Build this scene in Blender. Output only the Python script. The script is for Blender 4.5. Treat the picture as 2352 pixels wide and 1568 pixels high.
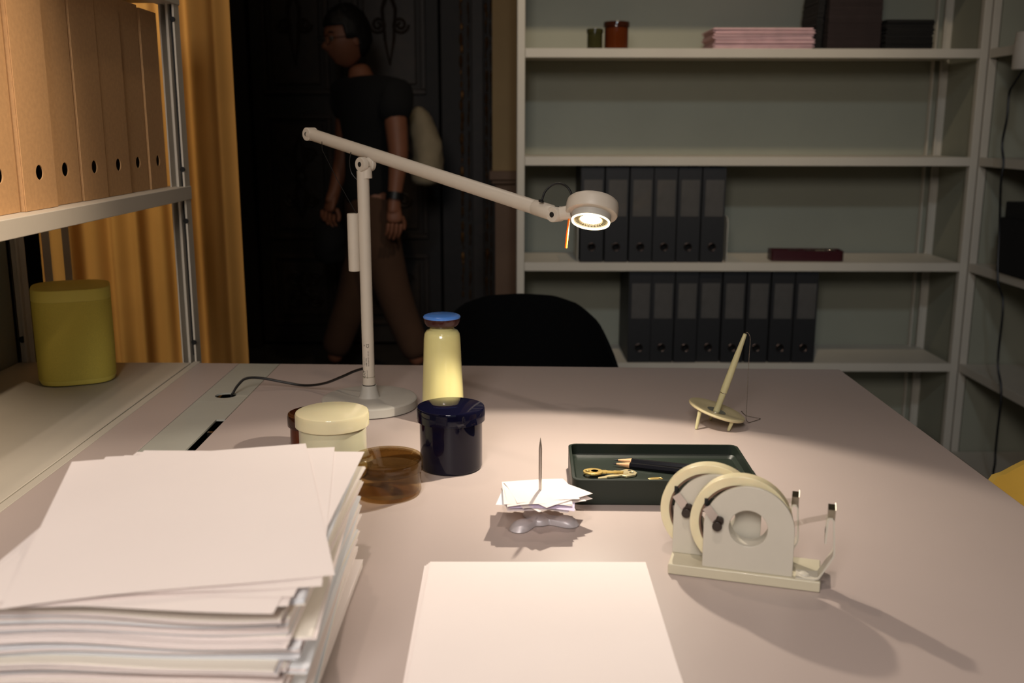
import bpy, math, random
from mathutils import Vector, Matrix, noise
random.seed(7)
PI = math.pi
scn = bpy.context.scene
for o in list(bpy.data.objects): bpy.data.objects.remove(o, do_unlink=True)

# ------------------------------------------------------------------ camera
F_PX, CX, CY, CAMZ, DZ = 2300.0, 1176.0, 784.0, 1.157, 0.74   # DZ: desk top height
TH = math.atan(492 / 2300)
CT, ST, ROLL = math.cos(TH), math.sin(TH), 0.0015
cam_d = bpy.data.cameras.new('camera'); cam = bpy.data.objects.new('camera', cam_d)
scn.collection.objects.link(cam); scn.camera = cam
cam.location = (0, 0, CAMZ)
cam.matrix_world = Matrix.Translation((0, 0, CAMZ)) @ Matrix.Rotation(PI / 2 - TH, 4, 'X') @ Matrix.Rotation(ROLL, 4, 'Z')
cam_d.sensor_width = 36; cam_d.lens = 36 * F_PX / 2352; cam_d.clip_start = 0.02
cam_d.dof.use_dof = True; cam_d.dof.focus_distance = 1.28; cam_d.dof.aperture_fstop = 6.3

# measuring helpers: where a sight line meets a plane of the real place
def ray(px, py):
    x = (px - CX) / F_PX; y = (py - CY) / F_PX
    y = y - ROLL * x; x = x + ROLL * y
    return Vector((x, CT - y * ST, -(y * CT + ST)))
O = Vector((0, 0, CAMZ))
def onz(px, py, h=0.0): d = ray(px, py); return O + d * ((DZ + h - CAMZ) / d.z)      # h above the desk
def ony(px, py, Y): d = ray(px, py); return O + d * (Y / d.y)
def onx(px, py, X): d = ray(px, py); return O + d * (X / d.x)
def ons(px, py, s): return O + ray(px, py) * s

# ------------------------------------------------------------------ light
world = bpy.data.worlds.new('world'); scn.world = world; world.use_nodes = True
wb = world.node_tree.nodes['Background']
wb.inputs[0].default_value = (0.9, 0.75, 0.6, 1); wb.inputs[1].default_value = 0.008
def lamp(name, typ, loc, energy, color, target=None, **kw):
    d = bpy.data.lights.new(name, typ); d.energy = energy; d.color = color
    for k, v in kw.items(): setattr(d, k, v)
    o = bpy.data.objects.new(name, d); scn.collection.objects.link(o); o.location = loc
    if target is not None:
        o.rotation_euler = (Vector(target) - Vector(loc)).to_track_quat('-Z', 'Y').to_euler()
    return o
WARM = (1.0, 0.80, 0.58)
# ceiling track spots of the room, and added fill lights
lamp('ceiling_spot_light', 'SPOT', (-0.08, 0.15, 2.75), 38, (1.0, .85, .74), (-0.20, 0.75, 0.8), shadow_soft_size=.03, spot_size=math.radians(50), spot_blend=1.0)
lamp('ceiling_spot_light', 'SPOT', (0.85, 0.25, 2.75), 320, (1.0, .80, .60), (-0.60, 0.88, 1.34), shadow_soft_size=.03, spot_size=math.radians(26), spot_blend=1.0)
lamp('ceiling_spot_light', 'SPOT', (-0.45, 1.95, 2.75), 15, (1.0, .82, .66), (-0.1, 0.8, 0.74), shadow_soft_size=.03, spot_size=math.radians(60), spot_blend=.7)
lamp('ceiling_spot_light', 'SPOT', (0.45, 1.75, 2.95), 80, (1.0, .80, .56), (0.55, 3.5, 1.6), shadow_soft_size=.06, spot_size=math.radians(56), spot_blend=1.0)
lamp('ceiling_spot_light', 'SPOT', (-0.2, 1.1, 2.85), 12, (1.0, .76, .5), (-0.9, 2.1, 1.2), shadow_soft_size=.04, spot_size=math.radians(70), spot_blend=1.0)
lamp('front_fill_light', 'AREA', (-0.3, -0.85, 2.0), 24, (1.0, .92, .85), (-0.2, 0.8, 0.74), size=.6)  # soft fill hung behind the camera to brighten camera-facing sides
lamp('ceiling_spot_light', 'SPOT', (0.2, -0.45, 3.0), 72, (.74, .87, 1.0), (0.62, 3.5, 0.70), shadow_soft_size=.10, spot_size=math.radians(38), spot_blend=1.0)
lamp('cool_fill_light', 'AREA', (0.3, -2.05, 1.7), 3, (.74, .87, 1.0), (0.4, 1.0, 0.8), size=1.6)  # dim cool fill added behind the camera
lamp('ceiling_spot_light', 'SPOT', (-1.35, 1.15, 2.7), 110, (1.0, .86, .62), (-0.85, 2.13, 0.9), shadow_soft_size=.04, spot_size=math.radians(50), spot_blend=1.0)  # spot added to brighten the curtain behind the left shelf unit
lamp('hall_light', 'AREA', (-1.2, 3.0, 2.95), 1.0, (1.0, .74, .5), (-0.6, 4.4, 1.0), size=.5)
scn.view_settings.view_transform = 'Standard'; scn.view_settings.look = 'None'
scn.view_settings.exposure = 0.11; scn.view_settings.gamma = 1.0
scn.view_settings.use_curve_mapping = False

# ------------------------------------------------------------------ materials
def lin(c): return tuple(((v / 255) / 12.92 if v / 255 <= .04045 else ((v / 255 + .055) / 1.055) ** 2.4) for v in c)
def setin(b, name, val):
    if name in b.inputs: b.inputs[name].default_value = val
def mat(name, rgb, rough=.5, metal=0., var=.06, scale=30., bump=0., bscale=200., trans=0., ior=1.45, coat=0., emis=None, es=0., spec=None, sss=0., sheen=0., alpha=1.):
    m = bpy.data.materials.new(name); m.use_nodes = True
    nt = m.node_tree; b = nt.nodes['Principled BSDF']
    c = lin(rgb)
    if var > 0:
        tc = nt.nodes.new('ShaderNodeTexCoord'); nz = nt.nodes.new('ShaderNodeTexNoise'); nz.inputs['Scale'].default_value = scale
        nz.inputs['Detail'].default_value = 4
        cr = nt.nodes.new('ShaderNodeValToRGB')
        cr.color_ramp.elements[0].position = .3; cr.color_ramp.elements[1].position = .7
        cr.color_ramp.elements[0].color = (*[v * (1 - var) for v in c], 1); cr.color_ramp.elements[1].color = (*[min(1, v * (1 + var)) for v in c], 1)
        nt.links.new(tc.outputs['Object'], nz.inputs['Vector']); nt.links.new(nz.outputs['Fac'], cr.inputs['Fac'])
        nt.links.new(cr.outputs['Color'], b.inputs['Base Color'])
    else: b.inputs['Base Color'].default_value = (*c, 1)
    if bump > 0:
        tc2 = nt.nodes.new('ShaderNodeTexCoord'); n2 = nt.nodes.new('ShaderNodeTexNoise'); n2.inputs['Scale'].default_value = bscale; n2.inputs['Detail'].default_value = 3
        bp = nt.nodes.new('ShaderNodeBump'); bp.inputs['Strength'].default_value = bump; bp.inputs['Distance'].default_value = .001
        nt.links.new(tc2.outputs['Object'], n2.inputs['Vector']); nt.links.new(n2.outputs['Fac'], bp.inputs['Height']); nt.links.new(bp.outputs['Normal'], b.inputs['Normal'])
    setin(b, 'Roughness', rough); setin(b, 'Metallic', metal); setin(b, 'Transmission Weight', trans); setin(b, 'IOR', ior); setin(b, 'Coat Weight', coat)
    setin(b, 'Subsurface Weight', sss); setin(b, 'Sheen Weight', sheen); setin(b, 'Alpha', alpha)
    if sss: setin(b, 'Subsurface Radius', (.01, .006, .004)); setin(b, 'Subsurface Scale', 1.0)
    if spec is not None: setin(b, 'Specular IOR Level', spec)
    if emis is not None: setin(b, 'Emission Color', (*lin(emis), 1)); setin(b, 'Emission Strength', es)
    return m
def thin_glass(name, rgb, rough=.03, ior=1.5):
    m = bpy.data.materials.new(name); m.use_nodes = True; nt = m.node_tree; nt.nodes.clear()
    out = nt.nodes.new('ShaderNodeOutputMaterial'); mx = nt.nodes.new('ShaderNodeMixShader'); tr = nt.nodes.new('ShaderNodeBsdfTransparent'); gl = nt.nodes.new('ShaderNodeBsdfGlossy')
    lw = nt.nodes.new('ShaderNodeLayerWeight'); lw.inputs['Blend'].default_value = .5; pw = nt.nodes.new('ShaderNodeMath'); pw.operation = 'POWER'; pw.inputs[1].default_value = 4.; fr = nt.nodes.new('ShaderNodeMath'); fr.operation = 'MULTIPLY_ADD'; fr.inputs[1].default_value = .55; fr.inputs[2].default_value = .035; nt.links.new(lw.outputs['Facing'], pw.inputs[0]); nt.links.new(pw.outputs[0], fr.inputs[0]); gl.inputs['Roughness'].default_value = rough
    nz = nt.nodes.new('ShaderNodeTexNoise'); nz.inputs['Scale'].default_value = 25; cr = nt.nodes.new('ShaderNodeValToRGB')
    c = lin(rgb); cr.color_ramp.elements[0].color = (*[v * .95 for v in c], 1); cr.color_ramp.elements[1].color = (*c, 1)
    nt.links.new(nz.outputs['Fac'], cr.inputs['Fac']); nt.links.new(cr.outputs['Color'], tr.inputs['Color'])
    nt.links.new(fr.outputs[0], mx.inputs[0]); nt.links.new(tr.outputs[0], mx.inputs[1]); nt.links.new(gl.outputs[0], mx.inputs[2]); nt.links.new(mx.outputs[0], out.inputs[0]); return m
M = {}
M['desk'] = mat('desk_laminate', (184, 169, 163), .42, var=.02, scale=6, bump=.05, bscale=900)
M['panel_grey'] = mat('cable_panel_metal', (176, 176, 166), .4, var=.02, bump=.04, bscale=900)
M['shelf_metal'] = mat('powder_coated_shelf_metal', (198, 190, 176), .5, var=.03, scale=8, bump=.05, bscale=700)
M['shelf_back'] = mat('grey_green_back_panel', (150, 150, 134), .6, var=.04, scale=4)
M['hole'] = mat('dark_hole', (14, 13, 12), .7, var=0)
M['kraft'] = mat('kraft_cardboard', (192, 150, 104), .8, var=.07, scale=160, bump=.15, bscale=700)
M['curtain'] = mat('ochre_curtain_cloth', (186, 138, 74), .9, var=.04, scale=12, bump=.2, bscale=900, spec=.15)
M['floor'] = mat('dark_floor', (58, 54, 50), .55, var=.2, scale=8)
M['ceiling'] = mat('dark_ceiling', (46, 42, 38), .9, var=.05)
M['tan_wall'] = mat('tan_plaster_wall', (150, 122, 82), .85, var=.05, scale=9, bump=.2, bscale=60)
M['brown_wall'] = mat('brown_wainscot', (112, 84, 62), .7, var=.1, scale=9)
M['dark_wood'] = mat('dark_carved_wood', (30, 21, 14), .55, var=.35, scale=14, bump=.5, bscale=40)
M['dark_wood2'] = mat('dark_carved_wood_raised', (40, 28, 18), .5, var=.4, scale=20, bump=.5, bscale=50)
M['gold'] = mat('worn_gilding', (104, 70, 28), .45, metal=.6, var=.5, scale=60, bump=.6, bscale=90)
M['wall'] = mat('room_wall', (96, 88, 78), .9, var=.05)
M['lamp'] = mat('lamp_powder_coat', (196, 186, 172), .42, var=.02, bump=.06, bscale=2500)
M['lamp_base'] = mat('lamp_base_powder_coat', (176, 172, 164), .5, var=.03, bump=.12, bscale=2500)
M['black_rubber'] = mat('black_rubber', (16, 16, 17), .45, var=0)
M['black_print'] = mat('black_print', (20, 20, 20), .6, var=0)
M['paper'] = mat('white_paper', (243, 232, 228), .8, var=.012, scale=10)
M['paper_blue'] = mat('cool_white_paper', (232, 234, 238), .8, var=.012, scale=10)
M['paper_cream'] = mat('cream_white_paper', (243, 236, 224), .8, var=.012, scale=10)
M['paper_lilac'] = mat('lilac_note_paper', (214, 200, 226), .8, var=.01, scale=10)
M['paper_pink'] = mat('pink_paper', (214, 178, 180), .85, var=.1, scale=30)
M['speaker'] = mat('yellow_speaker_plastic', (240, 224, 110), .5, var=.02)
M['speaker_grille'] = mat('yellow_speaker_grille', (226, 208, 92), .65, var=.08, scale=900, bump=.5, bscale=1600)
M['bottle'] = mat('yellow_glossy_glass', (222, 213, 148), .18, var=.01, coat=.8)
M['cap_blue'] = mat('blue_glossy_plastic', (84, 138, 222), .25, var=.0, coat=.4)
M['cap_brown'] = mat('brown_glossy_plastic', (58, 24, 20), .25, var=.0)
M['navy'] = mat('navy_glass', (12, 12, 30), .05, var=.0, spec=.38)
M['cream_glass'] = mat('cream_milk_glass', (226, 214, 176), .12, var=.01, coat=.5, sss=.15)
M['cream_glass_body'] = mat('cream_translucent_glass_body', (216, 210, 178), .2, var=.02, coat=.3, sss=.2)
M['smoke'] = thin_glass('smoky_brown_glass', (234, 222, 198))
M['amber_lid'] = mat('amber_lid_glass', (52, 24, 14), .08, var=0)
M['amber'] = mat('amber_glass', (104, 48, 20), .06, var=0, trans=.35, ior=1.3)
M['olive_glass'] = mat('olive_glass', (66, 64, 36), .08, var=0, trans=.3, ior=1.3)
M['tray'] = mat('dark_green_tray_lacquer', (30, 38, 31), .42, var=.05, scale=20, bump=.12, bscale=1800)
M['brass'] = mat('brass_key_metal', (232, 200, 124), .34, metal=.75, var=.08, scale=80)
M['nickel'] = mat('pale_nickel_brass', (222, 208, 166), .34, metal=.7, var=.08, scale=80)
M['steel'] = mat('polished_steel', (190, 182, 176), .2, metal=1., var=.03)
M['cast'] = mat('cast_grey_metal', (196, 190, 194), .38, metal=.2, var=.06, scale=50, bump=.08, bscale=800)
M['pencil_black'] = mat('black_pencil_lacquer', (18, 18, 24), .15, var=0, coat=.8)
M['pencil_wood'] = mat('pencil_wood', (206, 160, 118), .7, var=.08, scale=300)
M['graphite'] = mat('graphite', (46, 48, 50), .35, var=0)
M['disp'] = mat('white_grey_enamel', (202, 196, 182), .35, var=.015, bump=.04, bscale=900, coat=.2)
M['disp_base'] = mat('pale_cream_enamel', (204, 196, 172), .35, var=.02, bump=.04, bscale=900, coat=.2)
M['tape'] = mat('clear_tape_layers', (228, 216, 178), .25, var=.05, scale=60, coat=.4, sss=.2)
M['tape_film'] = thin_glass('clear_tape_film', (254, 253, 251), .08)
M['tape_core'] = mat('brown_card_core', (116, 90, 74), .8, var=.1)
M['knob'] = mat('dark_brown_knob', (44, 34, 28), .35, var=0)
M['blade'] = mat('brushed_blade_steel', (150, 142, 124), .25, metal=1., var=.2, scale=160)
M['pen'] = mat('pale_yellow_pen_plastic', (192, 186, 144), .4, var=.02)
M['pen_dish'] = mat('pale_yellow_dish', (196, 184, 146), .35, var=.03)
M['chrome'] = mat('chrome', (200, 196, 190), .08, metal=1., var=0)
M['binder'] = mat('black_binder_cloth', (28, 28, 30), .55, var=.1, scale=60, bump=.1, bscale=500)
M['pocket'] = mat('glossy_label_pocket', (84, 82, 80), .16, var=.1, scale=20, bump=.5, bscale=14, coat=.4)
M['ring'] = mat('nickel_ring', (96, 78, 68), .3, metal=1., var=.05)
M['bookend'] = mat('pale_bookend_metal', (190, 186, 176), .45, var=.03)
M['maroon'] = mat('maroon_tin', (58, 20, 26), .35, var=.05)
M['dark_paper'] = mat('dark_brown_paper', (44, 33, 32), .9, var=.1)
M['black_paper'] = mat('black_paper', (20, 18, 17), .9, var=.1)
M['chair_black'] = mat('black_felt', (10, 10, 10), .95, var=.1, scale=80, bump=.3, bscale=700, spec=.1)
M['chair_yellow'] = mat('yellow_shell_plastic', (226, 186, 84), .5, var=.03)
M['oak'] = mat('oak_legs', (150, 118, 80), .6, var=.15, scale=20)
M['skin'] = mat('skin', (128, 82, 60), .55, var=.05, sss=.1)
M['eye'] = mat('eye_dull_white', (120, 110, 100), .4, var=0)
M['hair'] = mat('black_hair', (12, 10, 9), .6, var=.2, bump=.6, bscale=60)
M['tee'] = mat('black_cotton', (11, 11, 13), .9, var=.05)
M['trousers'] = mat('tan_brown_cotton', (74, 50, 34), .9, var=.1, scale=10, bump=.3, bscale=30)
M['shoe'] = mat('dark_shoe', (30, 26, 24), .6, var=.1)
M['canvas'] = mat('cream_canvas', (136, 124, 102), .9, var=.08, scale=20, bump=.4, bscale=40)
M['orange'] = mat('orange_translucent_plastic', (240, 118, 22), .25, var=0, trans=.25, sss=.3)
M['led'] = mat('led_lens', (255, 250, 235), .4, var=0, emis=(255, 247, 228), es=30.)
M['rim_glow'] = mat('frosted_lamp_ring', (250, 244, 214), .4, var=0, emis=(255, 244, 205), es=1.6)  # emission stands in for LED light caught by the white rim
M['vent'] = mat('lamp_vent_dark', (120, 112, 84), .6, var=0)
M['lamp_inner'] = mat('lamp_inner_plastic', (232, 226, 196), .4, var=0)

# ------------------------------------------------------------------ mesh helpers
def T(x, y, z): return Matrix.Translation((x, y, z))
def RX(a): return Matrix.Rotation(a, 4, 'X')
def RY(a): return Matrix.Rotation(a, 4, 'Y')
def RZ(a): return Matrix.Rotation(a, 4, 'Z')
def align(p, direction):                       # +Z of local goes along direction
    d = Vector(direction).normalized()
    return Matrix.Translation(p) @ d.to_track_quat('Z', 'Y').to_matrix().to_4x4()
class G:
    def __init__(s): s.v = []; s.f = []
    def add(s, vs, fs, m=None):
        n = len(s.v)
        s.v += [tuple(m @ Vector(p)) if m is not None else tuple(p) for p in vs]
        s.f += [tuple(i + n for i in f) for f in fs]; return s
    def box(s, x0, x1, y0, y1, z0, z1, m=None):
        vs = [(x, y, z) for z in (z0, z1) for y in (y0, y1) for x in (x0, x1)]
        return s.add(vs, [(0, 2, 3, 1), (4, 5, 7, 6), (0, 1, 5, 4), (2, 6, 7, 3), (0, 4, 6, 2), (1, 3, 7, 5)], m)
    def lathe(s, prof, n=48, m=None, a0=0., cap=True):
        vs = []; fs = []; k = len(prof)
        for i in range(n):
            a = a0 + 2 * PI * i / n
            for r, z in prof: vs.append((r * math.cos(a), r * math.sin(a), z))
        for i in range(n):
            j = (i + 1) % n
            for q in range(k - 1): fs.append((i * k + q, j * k + q, j * k + q + 1, i * k + q + 1))
        if cap:
            if prof[0][0] > 1e-6: fs.append(tuple(i * k for i in reversed(range(n))))
            if prof[-1][0] > 1e-6: fs.append(tuple(i * k + k - 1 for i in range(n)))
        return s.add(vs, fs, m)
    def tube(s, pts, r, n=12, m=None, cap=True, closed=False):
        pts = [Vector(p) for p in pts]; k = len(pts)
        rs = r if isinstance(r, (list, tuple)) else [r] * k
        tang = []
        for i in range(k):
            a = pts[(i - 1) % k] if (closed or i > 0) else pts[0]; b = pts[(i + 1) % k] if (closed or i < k - 1) else pts[-1]
            tang.append((b - a).normalized())
        up = Vector((0, 0, 1)) if abs(tang[0].z) < .9 else Vector((1, 0, 0))
        nrm = tang[0].cross(up).normalized(); vs = []
        for i in range(k):
            if i: 
                ax = tang[i - 1].cross(tang[i])
                if ax.length > 1e-7: nrm = Matrix.Rotation(tang[i - 1].angle(tang[i]), 3, ax.normalized()) @ nrm
            bn = tang[i].cross(nrm).normalized()
            for q in range(n):
                a = 2 * PI * q / n; vs.append(pts[i] + (nrm * math.cos(a) + bn * math.sin(a)) * rs[i])
        fs = []
        for i in range(k if closed else k - 1):
            j = (i + 1) % k
            for q in range(n): fs.append((i * n + q, i * n + (q + 1) % n, j * n + (q + 1) % n, j * n + q))
        if cap and not closed: fs.append(tuple(reversed(range(n)))); fs.append(tuple((k - 1) * n + q for q in range(n)))
        return s.add(vs, fs, m)
    def prism(s, pts, z0, z1, m=None):
        n = len(pts); vs = [(x, y, z0) for x, y in pts] + [(x, y, z1) for x, y in pts]
        fs = [tuple(reversed(range(n))), tuple(range(n, 2 * n))] + [(i, (i + 1) % n, n + (i + 1) % n, n + i) for i in range(n)]
        return s.add(vs, fs, m)
    def holed(s, outer, inner, z0, z1, m=None):   # same number of points on both outlines
        n = len(outer); vs = [(x, y, z) for z in (z0, z1) for o in (outer, inner) for x, y in o]
        fs = []
        for i in range(n):
            j = (i + 1) % n
            fs += [(i, n + i, n + j, j), (2 * n + i, 2 * n + j, 3 * n + j, 3 * n + i), (i, j, 2 * n + j, 2 * n + i), (n + i, 3 * n + i, 3 * n + j, n + j)]
        return s.add(vs, fs, m)
    def ball(s, c, r, m=None, n=12, k=8, sc=(1, 1, 1)):
        vs = [(c[0], c[1], c[2] + r * sc[2])]
        for i in range(1, k):
            t = PI * i / k
            for q in range(n): a = 2 * PI * q / n; vs.append((c[0] + r * sc[0] * math.sin(t) * math.cos(a), c[1] + r * sc[1] * math.sin(t) * math.sin(a), c[2] + r * sc[2] * math.cos(t)))
        vs.append((c[0], c[1], c[2] - r * sc[2])); fs = []
        for q in range(n):
            fs.append((0, 1 + q, 1 + (q + 1) % n)); L = 1 + (k - 2) * n; fs.append((len(vs) - 1, L + (q + 1) % n, L + q))
            for i in range(k - 2): a = 1 + i * n; fs.append((a + q, a + n + q, a + n + (q + 1) % n, a + (q + 1) % n))
        return s.add(vs, fs, m)
def ray_outline(pts, c, n):                    # resample polygon by angle about c
    out = []
    for i in range(n):
        a = 2 * PI * i / n; d = (math.cos(a), math.sin(a)); best = None
        for k in range(len(pts)):
            (x1, y1), (x2, y2) = pts[k], pts[(k + 1) % len(pts)]
            ex, ey = x2 - x1, y2 - y1; den = d[0] * ey - d[1] * ex
            if abs(den) < 1e-12: continue
            t = ((x1 - c[0]) * ey - (y1 - c[1]) * ex) / den; u = ((x1 - c[0]) * d[1] - (y1 - c[1]) * d[0]) / den
            if t > 0 and -1e-6 <= u <= 1 + 1e-6 and (best is None or t > best): best = t
        out.append((c[0] + d[0] * best, c[1] + d[1] * best))
    if len(pts) < 12 or True:
        for k, p in enumerate(pts):
            q_, n_ = pts[k - 1], pts[(k + 1) % len(pts)]
            v1 = Vector((p[0] - q_[0], p[1] - q_[1])); v2 = Vector((n_[0] - p[0], n_[1] - p[1]))
            if v1.length > 1e-9 and v2.length > 1e-9 and v1.angle(v2) > .35:
                a = math.atan2(p[1] - c[1], p[0] - c[0]) % (2 * PI); out[int(round(a / (2 * PI) * n)) % n] = tuple(p)
    return out
def link(name, g, m, parent=None, bevel=0., seg=2, smooth=True, ang=35, loc=None, rot=None, sub=0):
    me = bpy.data.meshes.new(name); me.from_pydata(g.v, [], g.f); me.validate(); me.update()
    me.materials.append(m)
    if smooth:
        me.shade_smooth(); me.set_sharp_from_angle(angle=math.radians(ang))
    o = bpy.data.objects.new(name, me); scn.collection.objects.link(o)
    if parent is not None: o.parent = parent
    if loc is not None: o.location = loc
    if rot is not None: o.rotation_euler = rot
    if bevel > 0:
        b = o.modifiers.new('bevel', 'BEVEL'); b.width = bevel; b.segments = seg; b.limit_method = 'ANGLE'; b.angle_limit = math.radians(40); b.harden_normals = True
    if sub: s_ = o.modifiers.new('subdivision', 'SUBSURF'); s_.levels = sub; s_.render_levels = sub
    return o
def tag(o, label, cat, group=None):
    o['label'] = label; o['category'] = cat
    if group: o['group'] = group
    return o
def thing(name, label, cat, loc=(0, 0, 0), rz=0., group=None):
    o = bpy.data.objects.new(name, None); scn.collection.objects.link(o); o.location = loc; o.rotation_euler = (0, 0, rz); o.empty_display_size = .05
    return tag(o, label, cat, group)
def struct(name, g, m, parent=None, **k):
    o = link(name, g, m, parent, **k)
    if parent is None: o['kind'] = 'structure'
    return o
def copy_tree(o, parent=None):
    c = o.copy(); scn.collection.objects.link(c); c.parent = parent
    for ch in list(o.children): copy_tree(ch, c)
    return c
def smooth_path(pts, n=8):                      # catmull-rom
    P = [Vector(p) for p in pts]; P = [P[0] * 2 - P[1]] + P + [P[-1] * 2 - P[-2]]; out = []
    for i in range(1, len(P) - 2):
        for k in range(n):
            t = k / n; a, b, c, d = P[i - 1:i + 3]
            out.append(.5 * ((2 * b) + (c - a) * t + (2 * a - 5 * b + 4 * c - d) * t * t + (3 * b - a - 3 * c + d) * t ** 3))
    out.append(P[-2]); return out

# ------------------------------------------------------------------ the room
struct('floor', G().box(-3.2, 2.2, -2.2, 5.75, -.06, 0), M['floor'], smooth=False)
struct('ceiling', G().box(-3.2, 2.2, -2.2, 5.75, 3.1, 3.16), M['ceiling'], smooth=False)
struct('wall_left', G().box(-3.2, -3.14, -2.14, 5.6, 0, 3.1), M['wall'], smooth=False)
struct('wall_right', G().box(1.96, 2.02, -2.14, 3.8, 0, 3.1), M['wall'], smooth=False)
struct('wall_front', G().box(-3.2, 2.02, -2.2, -2.14, 0, 3.1), M['wall'], smooth=False)
struct('wall_back', G().box(-3.2, 2.0, 5.62, 5.7, 0, 3.1), M['dark_wood'], smooth=False)
XW = ony(1131, 300, 3.9).x
zr = ony(1160, 392, 3.9).z
wp = struct('wall_partition', G().box(XW, 2.02, 3.9, 5.6, zr, 3.1), M['tan_wall'], smooth=False)
struct('wainscot', G().box(XW + .01, 2.02, 3.915, 5.6, 0, zr - .035), M['brown_wall'], wp, smooth=False)
struct('dado_rail', G().box(XW - .012, 2.02, 3.875, 5.6, zr - .035, zr).box(XW - .004, 2.02, 3.89, 5.6, zr - .05, zr - .035), M['brown_wall'], wp, bevel=.004)
struct('wainscot_stile', G().box(XW + .12, XW + .145, 3.9, 3.915, .1, zr - .2), M['dark_wood'], wp)
# carved dark double door with gilded frame, far back
def door(name, x0, x1, y):
    d = struct(name, G().box(x0, x1, y, y + .05, 0.02, 2.6), M['dark_wood'])
    w = x1 - x0
    for z0, z1, nm in ((.12, .5, 'lower_panel'), (.58, 1.22, 'middle_panel'), (1.32, 2.45, 'upper_panel')):
        a, b = x0 + .09 * w / .7, x1 - .09 * w / .7
        g = G()
        for (p, q, r, s_) in ((a, b, z0, z0 + .025), (a, b, z1 - .025, z1), (a, a + .025, z0 + .025, z1 - .025), (b - .025, b, z0 + .025, z1 - .025)): g.box(p, q, y - .02, y, r, s_)
        struct('moulding', g, M['dark_wood2'], d, bevel=.004)
        struct(nm, G().box(a + .05, b - .05, y - .012, y, z0 + .05, z1 - .05), M['dark_wood2'], d, bevel=.006)
        cx, cz = (a + b) / 2, (z0 + z1) / 2; hh = (z1 - z0) / 2 - .07; hw = (b - a) / 2 - .07; g = G()
        for sx in (-1, 1):
            for sz in (-1, 1):
                pts = []
                for k in range(30):
                    t = k / 29; an = t * 3.6 * PI; rr = min(hw, hh) * .34 * (1 - t) + .006
                    pts.append((cx + sx * (hw * .5 + rr * math.cos(an)), y - .014, cz + sz * (hh * .45 + rr * math.sin(an))))
                g.tube(pts, .008, 6)
                g.tube([(cx, y - .014, cz + sz * hh * .1), (cx + sx * hw * .3, y - .016, cz + sz * hh * .3), (cx + sx * hw * .2, y - .016, cz + sz * hh * .6), (cx, y - .014, cz + sz * hh * .85)], [.014, .01, .008, .004], 6)
        g.ball((cx, y - .008, cz), .035, sc=(1, .5, 1))
        struct('carving', g, M['dark_wood2'], d)
    return d
YD = 5.3
xa = ony(545, 400, YD).x; xb = ony(705, 400, YD).x; xc = ony(870, 400, YD).x; xd_ = ony(1010, 400, YD).x
d1 = door('door_1', ony(590, 400, YD).x, ony(795, 400, YD).x - .005, YD)
d2 = door('door_2', ony(795, 400, YD).x, xd_, YD)
struct('trim_1', G().box(ony(520, 400, YD).x, ony(588, 400, YD).x, YD - .06, YD + .06, 0, 2.75).box(ony(534, 400, YD).x, ony(548, 400, YD).x, YD - .08, YD - .06, 0, 2.7), M['dark_wood'], bevel=.005)
fr = struct('trim_2', G().box(ony(1018, 400, YD).x, XW + .25, YD - .1, YD + .08, 0, 2.75), M['dark_wood'], bevel=.005)
for px, w in ((1062, .012), (1078, .006), (1118, .01), (1128, .006)):
    g = G(); x = ony(px, 400, YD - .1).x; z = 0.3
    while z < 2.6:
        hgt = random.uniform(.02, .06); g.ball((x + random.uniform(-.003, .003), YD - .105, z), hgt * .6, n=8, k=6, sc=(w / .036 * random.uniform(.6, 1.1), .25, 1)); z += hgt * 1.1
    struct('gilded_beading', g, M['gold'], fr)
struct('flat_pilaster', G().box(ony(1085, 400, YD - .1).x, ony(1112, 400, YD - .1).x, YD - .125, YD - .1, 0, 2.7), M['dark_wood2'], fr, bevel=.004)
struct('trim_3', G().box(-3.1, ony(520, 400, YD).x - .02, YD + .1, YD + .16, 0, 3.1), M['dark_wood'])

# curtain
def curtain(name, x0, x1, y, z0, z1, folds, amp, label):
    g = G(); n = 260; rows = 14; vs = []
    for s_ in (0, .004):
        for j in range(rows + 1):
            t = j / rows; z = z0 + (z1 - z0) * t
            for i in range(n + 1):
                u = i / n; a = u * folds * 2 * PI
                yy = y + s_ + amp * (.55 + .45 * (1 - t)) * math.sin(a + .7 * math.sin(a * .37 + t) + .25 * math.sin(t * 3 + u * 9)) * (.55 + .45 * math.sin(a * .23 + 1.3)) + .3 * amp * math.sin(a * 2.3 + 1)
                vs.append((x0 + (x1 - x0) * (u + .006 * math.sin(a * 1.7 + t * 2)), yy, z))
    W = n + 1; H = (rows + 1) * W; fs = []
    for j in range(rows):
        for i in range(n):
            a = j * W + i; fs.append((a, a + 1, a + W + 1, a + W)); fs.append((H + a, H + a + W, H + a + W + 1, H + a + 1))
    for i in range(n): fs.append((i, H + i, H + i + 1, i + 1)); a = rows * W + i; fs.append((a, a + 1, H + a + 1, H + a))
    for j in range(rows): a = j * W; fs.append((a, a + W, H + a + W, H + a)); a += n; fs.append((a, H + a, H + a + W, a + W))
    g.add(vs, fs); o = link(name, g, M['curtain'], ang=180); tag(o, label, 'curtain'); return o
curtain('curtain', ony(92, 650, 2.13).x, ony(560, 600, 2.13).x, 2.13, .02, 3.05, 4, .024, 'ochre yellow floor length curtain hanging in folds behind the left shelf unit')

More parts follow.
